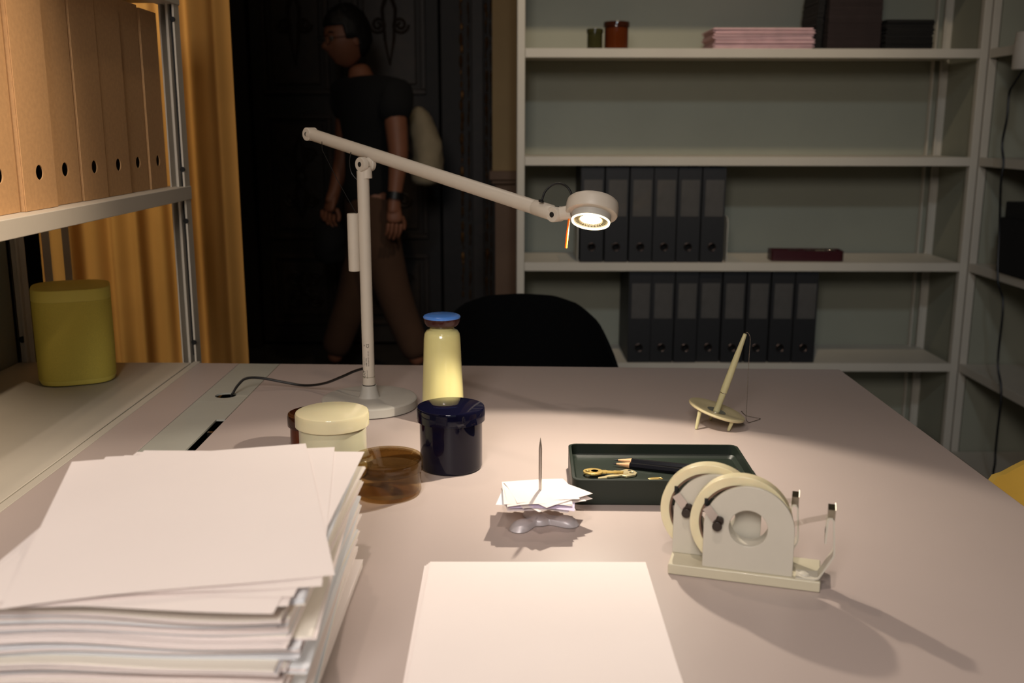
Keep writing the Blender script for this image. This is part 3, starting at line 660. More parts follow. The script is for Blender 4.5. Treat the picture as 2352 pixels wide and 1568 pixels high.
# ------------------------------------------------------------------ tray with keys and pencils
TL = Vector((.0712, 1.2)); a_ = onz(1307, 1017, .030); b_ = onz(1692, 1022, .030); c_ = onz(1312, 1103, .030); d_ = onz(1746, 1104, .030)
tc = (a_ + b_ + c_ + d_) / 4; th_ = math.atan2(((b_ - a_) + (d_ - c_)).y, ((b_ - a_) + (d_ - c_)).x)
thw = ((b_ - a_).length + (d_ - c_).length) / 4; thd = ((a_ - c_).length + (b_ - d_).length) / 4
tag(link('tray', open_tray(thw, thd, .030, .0035, .010, floor=.014), M['tray'], loc=(tc.x, tc.y, DZ + .0002), rot=(0, 0, th_)), 'dark green rectangular tray with raised rim holding keys and pencils', 'tray')
TF = .0144    # tray floor above desk
def key(label, p_bow, p_tip, mt, kind, lift, tiltz=0.):
    a = onz(*p_bow, TF + .002); b = onz(*p_tip, TF + .002); d = b - a; L = d.length; an = math.atan2(d.y, d.x)
    t = thing('key', label, 'key', (a.x, a.y, DZ + TF + lift), an, group='two keys in the green tray')
    t.rotation_euler = (0, tiltz, an)
    n = 48
    if kind == 0:
        out = [(.0105 * math.cos(2 * PI * i / n) * 1.12, .0105 * math.sin(2 * PI * i / n)) for i in range(n)]
        g = G().holed(out, circ(-.0065, 0, .0028, n), 0, .0022)
    else:
        out = ray_outline([(.010, -.003), (.010, .003), (.006, .0105), (-.006, .0115), (-.0125, .006), (-.0135, -.004), (-.008, -.0105), (.005, -.0095)], (-.0065, .003), n)
        g = G().holed(out, circ(-.0065, .003, .0026, n), 0, .0022)
    bow = link('bow', g, mt, t, bevel=.0004)
    link('stamp', G().lathe([(.0052, .0022), (.0052, .0025), (.0044, .0025), (.0044, .0022)], 32, T(.002, 0, 0)) if kind == 0 else G().box(-.001, .0035, -.004, .004, .0022, .0025), mt, bow)
    if kind: link('second_hole', G().lathe([(.0018, .0022), (.0018, .00235)], 20, T(-.0085, -.0045, 0)), M['hole'], bow)
    sh = [(.009, -.0042), (.015, -.0042), (.0155, -.0035), (L, -.0030), (L + .002, 0)]
    x = L; up = []
    k = 0
    while x > .019: up.append((x, .0012 + .0016 * ((k * 7) % 3) / 2)); up.append((x - .0018, .0012 + .0016 * ((k * 7) % 3) / 2)); x -= .0034; k += 1
    g = G().prism(sh + up + [(.0155, .0040), (.009, .0042)], .0003, .0020)
    link('blade', g, mt, t)
key('brass key with round bow lying at the left of the tray', (1362, 1087), (1428, 1087), M['brass'], 0, .0030, .0)
key('pale key with squarish bow lying crossed under the brass key', (1437, 1086), (1377, 1098), M['nickel'], 1, .0003)
def pencil(label, p0, p1, z):
    a = onz(*p0, TF + .004); b = onz(*p1, TF + .004); d = b - a; an = math.atan2(d.y, d.x)
    t = thing('pencil', label, 'pencil', (a.x, a.y, DZ + TF + z), an, group='two black pencils in the tray')
    m = RY(PI / 2)
    link('lacquered_body', G().lathe([(.0038, .0225), (.0038, .150)], 6, m @ RZ(PI / 6)), M['pencil_black'], t, smooth=False)
    link('sharpened_wood', G().lathe([(.0012, .006), (.0037, .0224)], 20, m), M['pencil_wood'], t)
    link('lead', G().lathe([(.0002, 0), (.00118, .0059)], 12, m), M['graphite'], t)
pencil('black hexagonal pencil lying farther back in the tray', (1409, 1054.5), (1566, 1070), .0036)
pencil('black hexagonal pencil lying nearer the keys in the tray', (1405, 1063), (1563, 1081), .0036)
cc = onz(1507, 1098, .018)
tag(link('paper_clip', G().tube(smooth_path([(-.008, 0, 0), (.007, 0, 0), (.008, .003, 0), (.006, .005, 0), (-.006, .005, 0), (-.007, .002, 0), (.004, .0015, .0004)], 6), .0006, 8), M['brass'], loc=(cc.x, cc.y + .004, DZ + TF + .0007), rot=(0, 0, .1)), 'tiny brass paper clip by the front wall inside the tray', 'clip')

# ------------------------------------------------------------------ spike with notes
sc = onz(1240, 1199); ends = [onz(1176, 1223), onz(1330, 1208), onz(1214, 1176)]
spk = thing('note_spike', 'grey three footed desk spike with an upright steel needle piercing notes', 'spike', (sc.x, sc.y, DZ))
g = G()
# three-lobed cast base: polar grid
N = 96; rings = 12; vs = []; fs = []
angs = [(math.atan2((e - sc).y, (e - sc).x), (e - sc).length) for e in ends]
def radius(a):
    best = .0130; RL = .0108
    for an, ln in angs:
        x = abs(math.atan2(math.sin(a - an), math.cos(a - an)))
        if x < 1.3:
            cc_ = ln - RL; s2 = cc_ * math.sin(x)
            if s2 < RL: best = max(best, cc_ * math.cos(x) + math.sqrt(RL ** 2 - s2 ** 2))
            else: best = max(best, min(.0062 / max(math.sin(x), .05), cc_ * .98))
    return best
def hgt(x, y):
    h = .0055 * math.exp(-(x * x + y * y) / (2 * .007 ** 2)) + .0055
    for an, ln in angs:
        cx_, cy_ = (ln - .015) * math.cos(an), (ln - .015) * math.sin(an)
        u = (x - cx_) * math.cos(an) + (y - cy_) * math.sin(an); w = -(x - cx_) * math.sin(an) + (y - cy_) * math.cos(an)
        h = max(h, .0105 * math.exp(-(u * u) / (2 * .013 ** 2) - (w * w) / (2 * .010 ** 2)))
    return h
vs.append((0, 0, hgt(0, 0)))
for k in range(1, rings + 1):
    t = k / rings
    for i in range(N):
        a = 2 * PI * i / N; r_ = radius(a) * t; x, y = r_ * math.cos(a), r_ * math.sin(a)
        edge = 1 if t < .8 else math.sqrt(max(0, 1 - ((t - .8) / .2) ** 2)) * .8 + .2
        vs.append((x, y, hgt(x, y) * edge))
for i in range(N): fs.append((0, 1 + i, 1 + (i + 1) % N))
for k in range(rings - 1):
    for i in range(N): j = (i + 1) % N; a = 1 + k * N; fs.append((a + i, a + N + i, a + N + j, a + j))
nb = len(vs)
for i in range(N): x, y, _ = vs[1 + (rings - 1) * N + i]; vs.append((x * .98, y * .98, .0006))
for i in range(N): j = (i + 1) % N; a = 1 + (rings - 1) * N; fs.append((a + i, nb + i, nb + j, a + j))
fs.append(tuple(nb + i for i in reversed(range(N))))
link('cast_base', G().add(vs, fs), M['cast'], spk, ang=70)
for an, ln in angs: link('rubber_pad', G().lathe([(.0085, 0), (.0085, .0006)], 24, T((ln - .0105) * math.cos(an), (ln - .0105) * math.sin(an), 0)), M['black_rubber'], spk)
zsp = ony(1238, 1005, sc.y).z - DZ
link('needle', G().lathe([(.0045, .007), (.004, .0095), (.0018, .0115), (.00165, .02), (.0017, zsp - .012), (.0013, zsp - .008), (.0002, zsp)], 20), M['steel'], spk)
notes = [  # z, rotation, half sizes, offset, curl, paper
 (.0200, .10, .036, .036, (-.003, -.002), .002, 'paper'), (.0209, -.32, .036, .034, (.004, -.001), .0015, 'paper'),
 (.0218, .62, .036, .034, (.007, -.001), .001, 'paper'), (.0227, -.16, .037, .036, (-.005, .001), .002, 'paper_blue'),
 (.0238, .36, .036, .034, (.003, .002), .002, 'paper'), (.0249, -.06, .034, .037, (.003, -.004), .004, 'paper_lilac'),
 (.0262, .72, .034, .032, (.010, -.001), .0015, 'paper'), (.0273, .04, .036, .036, (-.004, .001), .003, 'paper'),
 (.0284, .22, .034, .034, (.001, .004), .003, 'paper'), (.0296, .08, .034, .037, (-.004, -.001), .006, 'paper')]
nlab = ['lowest white note on the desk spike', 'white note second from the bottom on the spike', 'white note third from the bottom on the spike, turned askew', 'cool white note fourth from the bottom on the spike', 'white note just below the lilac one on the spike',
        'lilac note on the spike showing at the front edge', 'white note on the spike whose corner points far to the right', 'white note third from the top on the spike', 'white note second from the top on the spike', 'topmost white note on the desk spike']
def sheet_mesh(hx, hy, t, fn, nx=10, ny=8):
    vs = []; fs = []; W = nx + 1
    for s_ in (1, 0):
        for j in range(ny + 1):
            for i in range(nx + 1):
                x = -hx + 2 * hx * i / nx; y = -hy + 2 * hy * j / ny; vs.append((x, y, fn(x, y) + t * s_))
    B = W * (ny + 1)
    for j in range(ny):
        for i in range(nx): a = j * W + i; fs.append((a, a + 1, a + W + 1, a + W)); fs.append((B + a, B + a + W, B + a + W + 1, B + a + 1))
    for i in range(nx): fs.append((i, B + i, B + i + 1, i + 1)); a = ny * W + i; fs.append((a, a + 1, B + a + 1, B + a))
    for j in range(ny): a = j * W; fs.append((a, a + W, B + a + W, B + a)); a += nx; fs.append((a, B + a, B + a + W, a + W))
    return G().add(vs, fs)
for k, (z, a, hx, hy, of, cu, mm) in enumerate(notes):
    # the sheet height is zero curl at the needle so that neighbours stay apart
    g = sheet_mesh(hx, hy, .00012, lambda x, y, cu=cu, k=k: -cu * (y / hy) ** 2 * .6 - cu * .5 * (x / hx) ** 2 * (1 if k % 2 else .6))
    tag(link('paper_note', g, M[mm], loc=(sc.x + of[0], sc.y + of[1] + .004, DZ + z + .0075), rot=(-.02, .02, a), ang=60), nlab[k], 'note', 'notes on the spike')

# ------------------------------------------------------------------ tape dispenser
dO = onz(1533, 1318); dA = onz(1883, 1362); dd = dA - dO; da = math.atan2(dd.y, dd.x); dL = dd.length
dsp = thing('tape_dispenser', 'pale enamelled double tape dispenser with two upright plates on the desk', 'tape dispenser', (dO.x, dO.y, DZ + .0002), da)
DBH = .0104
link('base', G().box(0, dL, 0, .052, 0, DBH), M['disp_base'], dsp, bevel=.0012)
# local plate frame: x along u, y=z up, extruded along v
PM = lambda v: Matrix(((1, 0, 0, 0), (0, 0, 1, v), (0, 1, 0, 0), (0, 0, 0, 1)))
def dplate(u0, v0, th=.0045):
    w = .0826; cx = u0 + w / 2; cz = .0525
    out = [(u0, DBH), (u0 + w, DBH)] + [(cx + w / 2 * math.cos(PI * i / 32), cz + w / 2 * math.sin(PI * i / 32)) for i in range(33)]
    hc = (cx - .0005, cz + .0005)
    g = G().holed(ray_outline(out, hc, 128), circ(hc[0], hc[1], .0176, 128), v0, v0 + th, PM(0))
    return g, hc
for u0, v0, nm in ((.0316, .0035, 0), (.0002, .0280, 1)):
    g, hc = dplate(u0, v0)
    pl = link('side_plate', g, M['disp'], dsp, bevel=.0007)
    link('hub_tube', G().holed(circ(hc[0], hc[1], .0198, 64), circ(hc[0], hc[1], .0177, 64), v0 + .0046, v0 + .0205, PM(0)), M['disp'], dsp)
    # wheel carrying the roll
    link('hub_wheel', G().holed(circ(u0 + .0385, .0535, .0362, 64), circ(u0 + .0385, .0535, .0212, 64), v0 + .0060, v0 + .0195, PM(0)), M['knob'], dsp)
    # spring strip and knobs
    kx = u0 + .0128; kz = .0540
    g = G().tube([(kx, v0 - .0015, kz), (kx, v0 - .006, kz)], .0046, 24)
    kn = link('knob', g, M['knob'], dsp, bevel=.0006)
    link('knob', G().tube([(kx + .002, v0 - .0008, kz + .0055), (kx + .002, v0 - .0042, kz + .0050)], .0038, 24), M['knob'], dsp, bevel=.0004)
    s1 = Vector((u0 + .0020, kz + .0165)); s2 = Vector((kx + .001, kz + .002)); dn = (s2 - s1).normalized(); nn = Vector((-dn.y, dn.x)) * .0042
    link('spring_strip', G().prism([tuple(s1 + nn), tuple(s1 - nn), tuple(s2 - nn), tuple(s2 + nn)], v0 - .0016, v0 - .0008, PM(0)), M['steel'], dsp)
    link('guide_block', G().box(u0 - .0005, u0 + .003, v0 + .0048, v0 + .012, .0705, .0765), M['black_rubber'], dsp)
    rl = thing('tape_roll', 'front roll of clear tape nearest the camera in the dispenser' if nm == 0 else 'rear roll of clear tape in the dispenser, by the green tray', 'tape roll', (dO.x, dO.y, DZ + .0002), da, group='clear tape rolls in the dispenser')
    rc = (u0 + .0335, .0535)
    link('tape', G().holed(circ(rc[0], rc[1], .0472, 96), circ(rc[0], rc[1], .0385, 96), v0 + .0062, v0 + .0190, PM(0)), M['tape'], rl, bevel=.0006)
    link('card_core', G().holed(circ(rc[0], rc[1], .0384, 96), circ(rc[0], rc[1], .0368, 96), v0 + .0062, v0 + .0190, PM(0)), M['tape_core'], rl)
    # cutter bracket: folded strip
    ub = (.1372 if nm == 0 else .1050); vb0, vb1 = v0 - .0015, v0 + .0165
    ln = [(ub - .0200, DBH + .0006), (ub - .004, DBH + .0006), (ub, DBH + .0022), (ub + .0118, .0355), (ub + .0122, .040), (ub + .0102, .0690), (ub + .0085, .0718), (ub + .0062, .0718), (ub + .0048, .0690), (ub + .0040, .0475)]
    th = .0008; vs = []; fs = []
    def nrm2(i):
        a = ln[max(0, i - 1)]; b = ln[min(len(ln) - 1, i + 1)]; d = Vector((b[0] - a[0], b[1] - a[1])).normalized(); return Vector((-d.y, d.x)) * th
    for i, (x, z) in enumerate(ln):
        n_ = nrm2(i)
        for (xx, zz) in ((x + n_.x, z + n_.y), (x - n_.x, z - n_.y)):
            for vv in (vb0, vb1): vs.append((xx, vv, zz))
    for i in range(len(ln) - 1):
        a = i * 4; b = a + 4; fs += [(a, b, b + 1, a + 1), (a + 2, a + 3, b + 3, b + 2), (a, a + 2, b + 2, b), (a + 1, b + 1, b + 3, a + 3)]
    e = (len(ln) - 1) * 4; fs += [(0, 1, 3, 2), (e, e + 2, e + 3, e + 1)]
    br = link('cutter_bracket', G().add(vs, fs), M['disp'], dsp, ang=25)
    tz = G(); vv = vb0 + .001
    while vv < vb1 - .001: tz.prism([(vv, .0800), (vv + .0009, .0818), (vv + .0018, .0800)], ub + .0108, ub + .0112, Matrix(((0, 0, 1, 0), (1, 0, 0, 0), (0, 1, 0, 0), (0, 0, 0, 1)))); vv += .0018
    tz.box(ub + .0046, ub + .0110, vb0 + .001, vb1 - .001, .0722, .0800)
    link('cutter_blade', tz, M['blade'], br)
    link('bracket_screw', G().lathe([(0, 0), (.0030, .0003), (.0038, .0014), (.0038, .0018), (0, .0018)], 20, align((ub + .0030, vb0 + .009, .0575), (1, 0, 0)), cap=False), M['black_rubber'], br)
    link('rivet', G().lathe([(.0052, 0), (.0046, .0014), (.003, .0022), (0, .0026)], 28, T(ub - .0125, vb0 + .0085, DBH + .0014)), M['disp'], br)
    # film of tape from the roll to the blade
    fl = G(); p = [(rc[0] + .0472 * math.cos(.30), rc[1] + .0472 * math.sin(.30) * .95), (ub - .012, .0705), (ub + .0035, .0728), (ub + .0115, .079)]
    if nm == 0: p = [(rc[0] + .0470, rc[1] + .006), (ub - .010, .0655), (ub + .0040, .0700), (ub + .0045, .0798)]
    vs = []; fs = []
    for x, z in p:
        for vv in (vb0 + .002, vb1 - .002): vs += [(x, vv, z), (x, vv, z + .00008)]
    for i in range(len(p) - 1):
        a = i * 4; b = a + 4; fs += [(a, b, b + 2, a + 2), (a + 1, a + 3, b + 3, b + 1), (a, a + 1, b + 1, b), (a + 2, b + 2, b + 3, a + 3)]
    link('loose_tape_end', fl.add(vs, fs), M['tape_film'], rl)

# ------------------------------------------------------------------ pen in a dish stand
pc = onz(1645, 946, .020)
tilt = math.radians(17)
ps = thing('pen_stand', 'pale yellow three legged dish pen stand at the far right of the desk', 'pen stand', (pc.x, pc.y, DZ))
DM = T(0, 0, .0205) @ RY(tilt) @ RX(.03)
rd = .0415
link('dish', G().lathe([(0, -.0022), (.03, -.0018), (rd - .001, .0006), (rd, .0018), (rd - .0004, .0040), (rd - .0014, .0044), (.030, .0022), (.013, .0010), (0, .0010)], 72, DM, cap=False), M['pen_dish'], ps)
link('dish_inlay', G().lathe([(.0135, .0013), (.0135, .0019), (0, .0019)], 48, DM, cap=False), M['chrome'], ps)
for (lx, ly), lm in (((-.028, -.020), 0), ((.018, -.028), 0), ((.002, .026), 0)):
    top = DM @ Vector((lx, ly, -.0012)); 
    bot = Vector((top.x - .004, top.y, .0018))
    if top.z < bot.z + .004: bot = Vector((top.x - .001, top.y, .0018))
    link('leg', G().tube([top, bot], [.0028, .0022], 16).ball(tuple(bot), .0021, n=12, k=8, sc=(1, 1, .8)), M['pen'], ps)
LP = (ony(1712, 765, pc.y).z - DZ - .0205) / math.cos(tilt)
link('socket', G().lathe([(.0048, .0018), (.0046, .004), (.0042, .010), (.0044, .029)], 28, DM), M['pen'], ps)
pn = thing('pen', 'pale yellow tapering pen standing tilted in the dish stand', 'pen', (pc.x, pc.y, DZ))
link('pen_ring', G().lathe([(.0046, .0292), (.0046, .0300)], 28, DM), M['chrome'], pn)
link('pen_barrel', G().lathe([(.0050, .0302), (.0050, .050), (.0042, .085), (.0026, LP - .001), (.0020, LP)], 28, DM), M['pen'], pn)
tip = DM @ Vector((0, 0, LP + .0005)); base_r = DM @ Vector((rd, 0, 0))
W_ = lambda px, py, Y=pc.y: ony(px, py, Y) - Vector((pc.x, pc.y, DZ))
chp = [tip, W_(1716, 763), W_(1721, 768), W_(1723, 782), W_(1720, 830), W_(1717, 890), W_(1715, 940), W_(1714, 962)]
q = onz(1712, 974, .001) - Vector((pc.x, pc.y, DZ)); 
chp += [onz(x, y, .001) - Vector((pc.x, pc.y, DZ)) for x, y in ((1722, 970), (1746, 962), (1735, 959), (1716, 955), (1708, 950), (1703, 944))]
pth = smooth_path(chp, 10); beads = G(); acc = 0; last = pth[0]; nb_ = 0; step = .00185
cur = 0.
seglen = [0]
for i in range(1, len(pth)): seglen.append(seglen[-1] + (pth[i] - pth[i - 1]).length)
d_ = 0.; i = 0
while d_ < seglen[-1]:
    while seglen[i + 1] < d_: i += 1
    t = (d_ - seglen[i]) / max(1e-9, seglen[i + 1] - seglen[i]); p = pth[i].lerp(pth[i + 1], t)
    beads.ball((p.x, p.y, max(p.z, .0009)), .00072, n=6, k=4); d_ += step
bc_ = link('ball_chain', beads, M['chrome'], pn); bc_['kind'] = 'stuff'

# ------------------------------------------------------------------ paper
# small sheaf of four sheets in front
a = onz(988, 1293, .002); b = onz(1480, 1293, .002)
for k, (dx, dy, r_, lab) in enumerate([(-.0035, -.002, .008, 'lowest white sheet of the small pile at the front centre of the desk'), (-.0020, -.001, .005, 'white sheet second from the bottom of the front centre pile'),
                                      (-.0005, .0005, .003, 'white sheet second from the top of the front centre pile'), (.0005, .001, 0, 'topmost white sheet of the pile at the front centre of the desk')]):
    g = sheet_mesh(.105, .1485, .00035, lambda x, y, k=k: .0006 * k + (.004 + .0022 * k) * max(0, (-y - .02) / .13) ** 2 * (1 + .4 * math.sin(x * 30)), 14, 18)
    tag(link('paper_sheet', g, M['paper'], loc=((a.x + b.x) / 2 + dx, a.y - .1485 + dy, DZ + .0004 + .0002 * k), rot=(0, 0, r_), ang=60), lab, 'paper', 'sheets of the front centre pile')
# the big stack
SX, SY, SZ = -.268, .765, .118
stk = thing('paper_stack', 'thick untidy stack of white paper at the left front of the desk', 'paper stack', (SX, SY, DZ))
random.seed(21)
NL = 96; t_ = .1135 / NL; jx = jy = ja = 0.
def wav(x, y, z):
    e = max(0., (-y) / .15)
    return (.0020 * math.sin(x * 20 + z * 34) + .0009 * math.sin(x * 41 - z * 50 + 1)) * e * min(1, z / .03)
clump = 0
for k in range(NL):
    z = (k + .5) * t_
    if clump == 0: clump = random.choice((2, 3, 4, 6)); bx, by, ba = random.uniform(-.007, .009) + (.003 if z < .07 else 0), random.uniform(-.009, .006), random.uniform(-.05, .06)
    clump -= 1
    jx, jy, ja = bx + random.uniform(-.0015, .0015), by - .006 + random.uniform(-.0015, .0015), ba + random.uniform(-.006, .006)
    th2 = t_ * random.choice((.70, .90, .95, .98))
    cz = k * t_
    ca, sa = math.cos(ja), math.sin(ja)
    fn = lambda x, y, z=cz, ca=ca, sa=sa, jx=jx, jy=jy: z + wav(x * ca - y * sa + jx, x * sa + y * ca + jy, z)
    g = sheet_mesh(.105, .1485, th2, fn, 14, 10)
    link('paper_bundle', g, M[random.choice(('paper', 'paper', 'paper_blue', 'paper_cream'))], stk, loc=(jx + .012, jy, .0002), rot=(0, 0, ja), ang=60)
def top_sheet(br=None, bl_=None, al=0., z=0., L=.297, W=.21):
    al = math.radians(al); ux = Vector((math.cos(al), math.sin(al), 0)); uy = Vector((-math.sin(al), math.cos(al), 0))
    c = (Vector((br[0], br[1], 0)) - ux * W / 2 if br else Vector((bl_[0], bl_[1], 0)) + ux * W / 2) - uy * L / 2
    base = .1136 + z
    fn = lambda x, y: base + (.0018 * math.sin((c.x + x) * 22 + 2.) * max(0, -y / .15) if True else 0)
    link('paper_sheet', sheet_mesh(W / 2, L / 2, .00022, fn, 16, 12), M['paper'], stk, loc=(c.x - SX, c.y - SY, 0), rot=(0, 0, al), ang=60)
top_sheet(br=(-.1600, .880), al=3, z=.0005, L=.28)
top_sheet(br=(-.1419, .8854), al=-2, z=.0012)
top_sheet(bl_=(-.3498, .9102), al=-.8, z=.0020)
top_sheet(bl_=(-.3780, .8890), al=8.2, z=.0028)
top_sheet(bl_=(-.4021, .8718), al=15.2, z=.0038)

# ------------------------------------------------------------------ chairs
def chair(name, label, mshell, loc, rz, mleg, r0=.245, htop=.83):
    c = thing(name, label, 'chair', loc, rz)
    hp = [(0, htop), (20, htop - .003), (35, htop - .018), (51, htop - .055), (63, htop - .105), (75, htop - .150), (90, htop - .170), (105, htop - .19), (122, .56), (138, .47), (160, .445), (180, .44)]
    def hh(a):
        a = abs(a)
        for (a0, h0), (a1, h1) in zip(hp, hp[1:]):
            if a <= a1: t = (a - a0) / (a1 - a0); t = t * t * (3 - 2 * t) if a > 90 else t; return h0 + (h1 - h0) * t
        return .44
    N = 96; K = 18; vs = []; fs = []
    for s_ in (0, 1):
        for i in range(N):
            ad = -180 + 360 * i / N; a = math.radians(ad) + PI / 2; H = hh(ad)
            for k in range(K + 1):
                t = k / K
                if t < .5: r = r0 * .82 * t / .5; z = .445 + .012 * (t / .5) ** 2
                else:
                    u = (t - .5) / .5; r = r0 * (.82 + .18 * math.sin(u * PI / 2)) + .012 * u * (H - .44) / .4; z = .457 + (H - .457) * (u ** 1.6)
                th = .010
                if s_: # outer skin
                    if t < .5: z -= th
                    else: r += th * min(1, (t - .5) * 8); z -= th * max(0, 1 - (t - .5) * 5)
                sq_ = 1.0
                vs.append((r * math.cos(a) * 1.02, r * math.sin(a) * .92, z))
    W = K + 1; B = N * W
    for i in range(N):
        j = (i + 1) % N
        for k in range(K):
            fs.append((i * W + k, i * W + k + 1, j * W + k + 1, j * W + k)); fs.append((B + i * W + k, B + j * W + k, B + j * W + k + 1, B + i * W + k + 1))
        fs.append((i * W + K, B + i * W + K, B + j * W + K, j * W + K))
    sh = link('seat_shell', G().add(vs, fs), mshell, c, ang=60)
    link('seat_cushion', G().lathe([(0, .446), (.15, .452), (.17, .462), (.165, .474), (.12, .48), (0, .48)], 48, cap=False), mshell, c)
    for sx in (-1, 1):
        for sy in (-1, 1): link('leg', G().tube([(sx * .13, sy * .12, .435), (sx * .23, sy * .22, .005)], [.014, .010], 16), mleg, c)
    link('under_frame', G().tube([(-.14, -.13, .43), (.14, .13, .43)], .01, 12).tube([(.14, -.13, .43), (-.14, .13, .43)], .01, 12), mleg, c)
    return c
YC = 2.2
cx_ = ony(1196, 673, YC + .22)
chair('shell_chair', 'black felt covered shell chair standing behind the desk', M['chair_black'], (cx_.x, YC, 0), 0., M['chair_black'], r0=.215, htop=cx_.z)
chair('shell_chair', 'yellow shell chair cut off at the right edge of the desk', M['chair_yellow'], (.698, 1.03, 0), -PI / 2, M['oak'], r0=.225, htop=.895)

# ------------------------------------------------------------------ things on the top shelf
z1 = zt[1] + .0008
Yj = YF + .06
def xj(px): return ony(px, 100, Yj).x
jar('lidded_jar', 'small olive glass jar on the top shelf left of the amber jar', (xj(1366), Yj, z1), (xj(1384) - xj(1349)) / 2, (xj(1385) - xj(1347)) / 2, .066, .014, M['olive_glass'], M['olive_glass'])
jar('lidded_jar', 'amber glass jar on the top shelf beside the small olive jar', (xj(1416), Yj + .01, z1), (xj(1443) - xj(1388)) / 2, (xj(1446) - xj(1386)) / 2 , .089, .017, M['amber'], M['amber_lid'])
random.seed(4)
def slabs(nm, label, cat, x0, x1, y0, y1, z, H, n, m, part, jit, shape=None):
    t = thing(nm, label, cat, ((x0 + x1) / 2, (y0 + y1) / 2, z)); hx, hy = (x1 - x0) / 2, (y1 - y0) / 2; h = H / n
    for k in range(n):
        s_ = shape(k / n) if shape else 0
        dx, dy, a = random.uniform(-jit, jit) + s_, random.uniform(-jit, jit), random.uniform(-jit, jit) * 2
        link(part, G().box(-hx, hx, -hy, hy, k * h, k * h + h * random.uniform(.84, .97)), m, t, loc=(dx, dy, 0), rot=(0, 0, a), bevel=h * .12)
    return t
slabs('paper_stack', 'stack of pale pink paper lying on the top shelf', 'paper stack', ony(1640, 100, YF + .02).x, ony(1868, 100, YF + .02).x, YF + .02, YF + .22, z1, .067, 22, M['paper_pink'], 'paper_bundle', .006)
slabs('dark_paper_stack', 'tall stack of dark brown paper on the top shelf right of the pink paper', 'paper stack', ony(1900, 100, YF + .03).x, ony(2022, 100, YF + .03).x, YF + .03, YF + .23, z1, .235, 34, M['dark_paper'], 'paper_bundle', .0008)
slabs('black_paper_stack', 'tall leaning stack of black paper between pink and dark brown paper stacks', 'paper stack', ony(1872, 100, YF + .02).x, ony(1887, 100, YF + .02).x, YF + .02, YF + .2, z1, .225, 34, M['black_paper'], 'paper_bundle', .0015, shape=lambda t: .012 * t * t)
slabs('black_paper_stack', 'low stack of black paper near the right end of the top shelf', 'paper stack', ony(2034, 100, YF + .03).x, ony(2143, 100, YF + .03).x, YF + .03, YF + .23, z1, .095, 16, M['black_paper'], 'paper_bundle', .003)

# black box on the right shelving, lamp and cord
pB = onx(2283, 624, XR - .012); pB2 = onx(2352, 648, XR - .012)
bx = thing('storage_box', 'black box on the right hand shelving cut off by the picture edge', 'box', (XR - .008, pB.y - .36, zt[3] + .0012))
hB = onx(2308, 462, XR - .0).z - zt[3]
link('box_body', G().box(0, .24, 0, .36, 0, hB - .05), M['black_paper'], bx, bevel=.003)
link('lid', G().box(.004, .236, .004, .345, hB - .0495, hB), M['black_paper'], bx, bevel=.003)
lc = onx(2356, 120, 1.50)
wl = thing('clamp_lamp', 'white cylinder lamp clamped to the right shelving near the top right corner', 'lamp', (0, 0, 0))
lt = onx(2356, 74, 1.50); lb = onx(2345, 160, 1.50); ym = (lt.y + lb.y) / 2
link('lamp_shade', G().lathe([(0, lb.z), (.030, lb.z), (.032, lb.z + .003), (.032, lt.z - .03), (.030, lt.z - .028), (.030, lt.z - .025), (.028, lt.z), (0, lt.z)], 40, T(1.50, ym - .01, 0), cap=False), M['lamp'], wl)
link('bracket_arm', G().tube([(1.50, ym - .01, lb.z + .02), (1.50, ym - .16, lb.z + .02), (XR + .02, ym - .16, lb.z + .02)], .007, 14), M['lamp'], wl)
link('clamp', G().box(XR - .012, XR - .0005, ym - .19, ym - .13, zt[1] - .05, zt[1] + .03), M['lamp'], wl, bevel=.003)
cd = [Vector((1.50, ym - .01, lb.z))] + [onx(x, y, 1.50 - .0) for x, y in ((2330, 190), (2318, 215), (2313, 270), (2302, 330), (2305, 375), (2299, 420))] + [onx(x, y, 1.522) for x, y in ((2296, 520), (2292, 640), (2304, 700), (2292, 830), (2300, 900), (2290, 1000), (2286, 1055), (2294, 1100))]
for k in range(len(cd)):
    if k > 6: cd[k].x = XR - .03
cd.append(Vector((XR - .05, 2.6, .3))); cd.append(Vector((XR - .05, 2.5, .01)))
link('lamp_cord', G().tube(smooth_path(cd, 6), .0038, 8), M['black_rubber'], wl)

# ------------------------------------------------------------------ the passer-by
PYY = 4.4
def W(px, py, dy=0.): return ony(px, py, PYY + dy)
person = thing('person', 'person with glasses, black tee and brown trousers walking left behind the desk in the dark', 'person', (W(850, 400).x, PYY, 0))
PO = Vector(person.location)
def skin_obj(name, nodes, edges, m, sub=2, parent=person):
    me = bpy.data.meshes.new(name); me.from_pydata([tuple(Vector(n[0]) - PO) for n in nodes], edges, []); me.update()
    o = bpy.data.objects.new(name, me); scn.collection.objects.link(o); o.parent = parent; me.materials.append(m)
    s_ = o.modifiers.new('skin', 'SKIN'); s_.use_smooth_shade = True
    for i, n in enumerate(nodes):
        r = n[1]; me.skin_vertices[0].data[i].radius = r if isinstance(r, tuple) else (r, r)
    me.skin_vertices[0].data[0].use_root = True
    sb = o.modifiers.new('sub', 'SUBSURF'); sb.levels = sub; sb.render_levels = sub
    return o
hipN, hipF = W(868, 500, -.09), W(845, 500, .09)
kneeF = W(812, 680, .10); ankF = W(765, 860, .10); kneeN = W(905, 680, -.08); ankN = W(965, 855, -.08)
ankF.z = .09; ankN.z = .12
shN, shF = W(905, 232, -.17), W(798, 228, .16)
elN, wrN, haN = W(916, 360, -.22), W(905, 462, -.26), W(906, 495, -.27)
elF, wrF, haF = W(790, 360, .12), W(768, 440, .04), W(758, 472, .02)
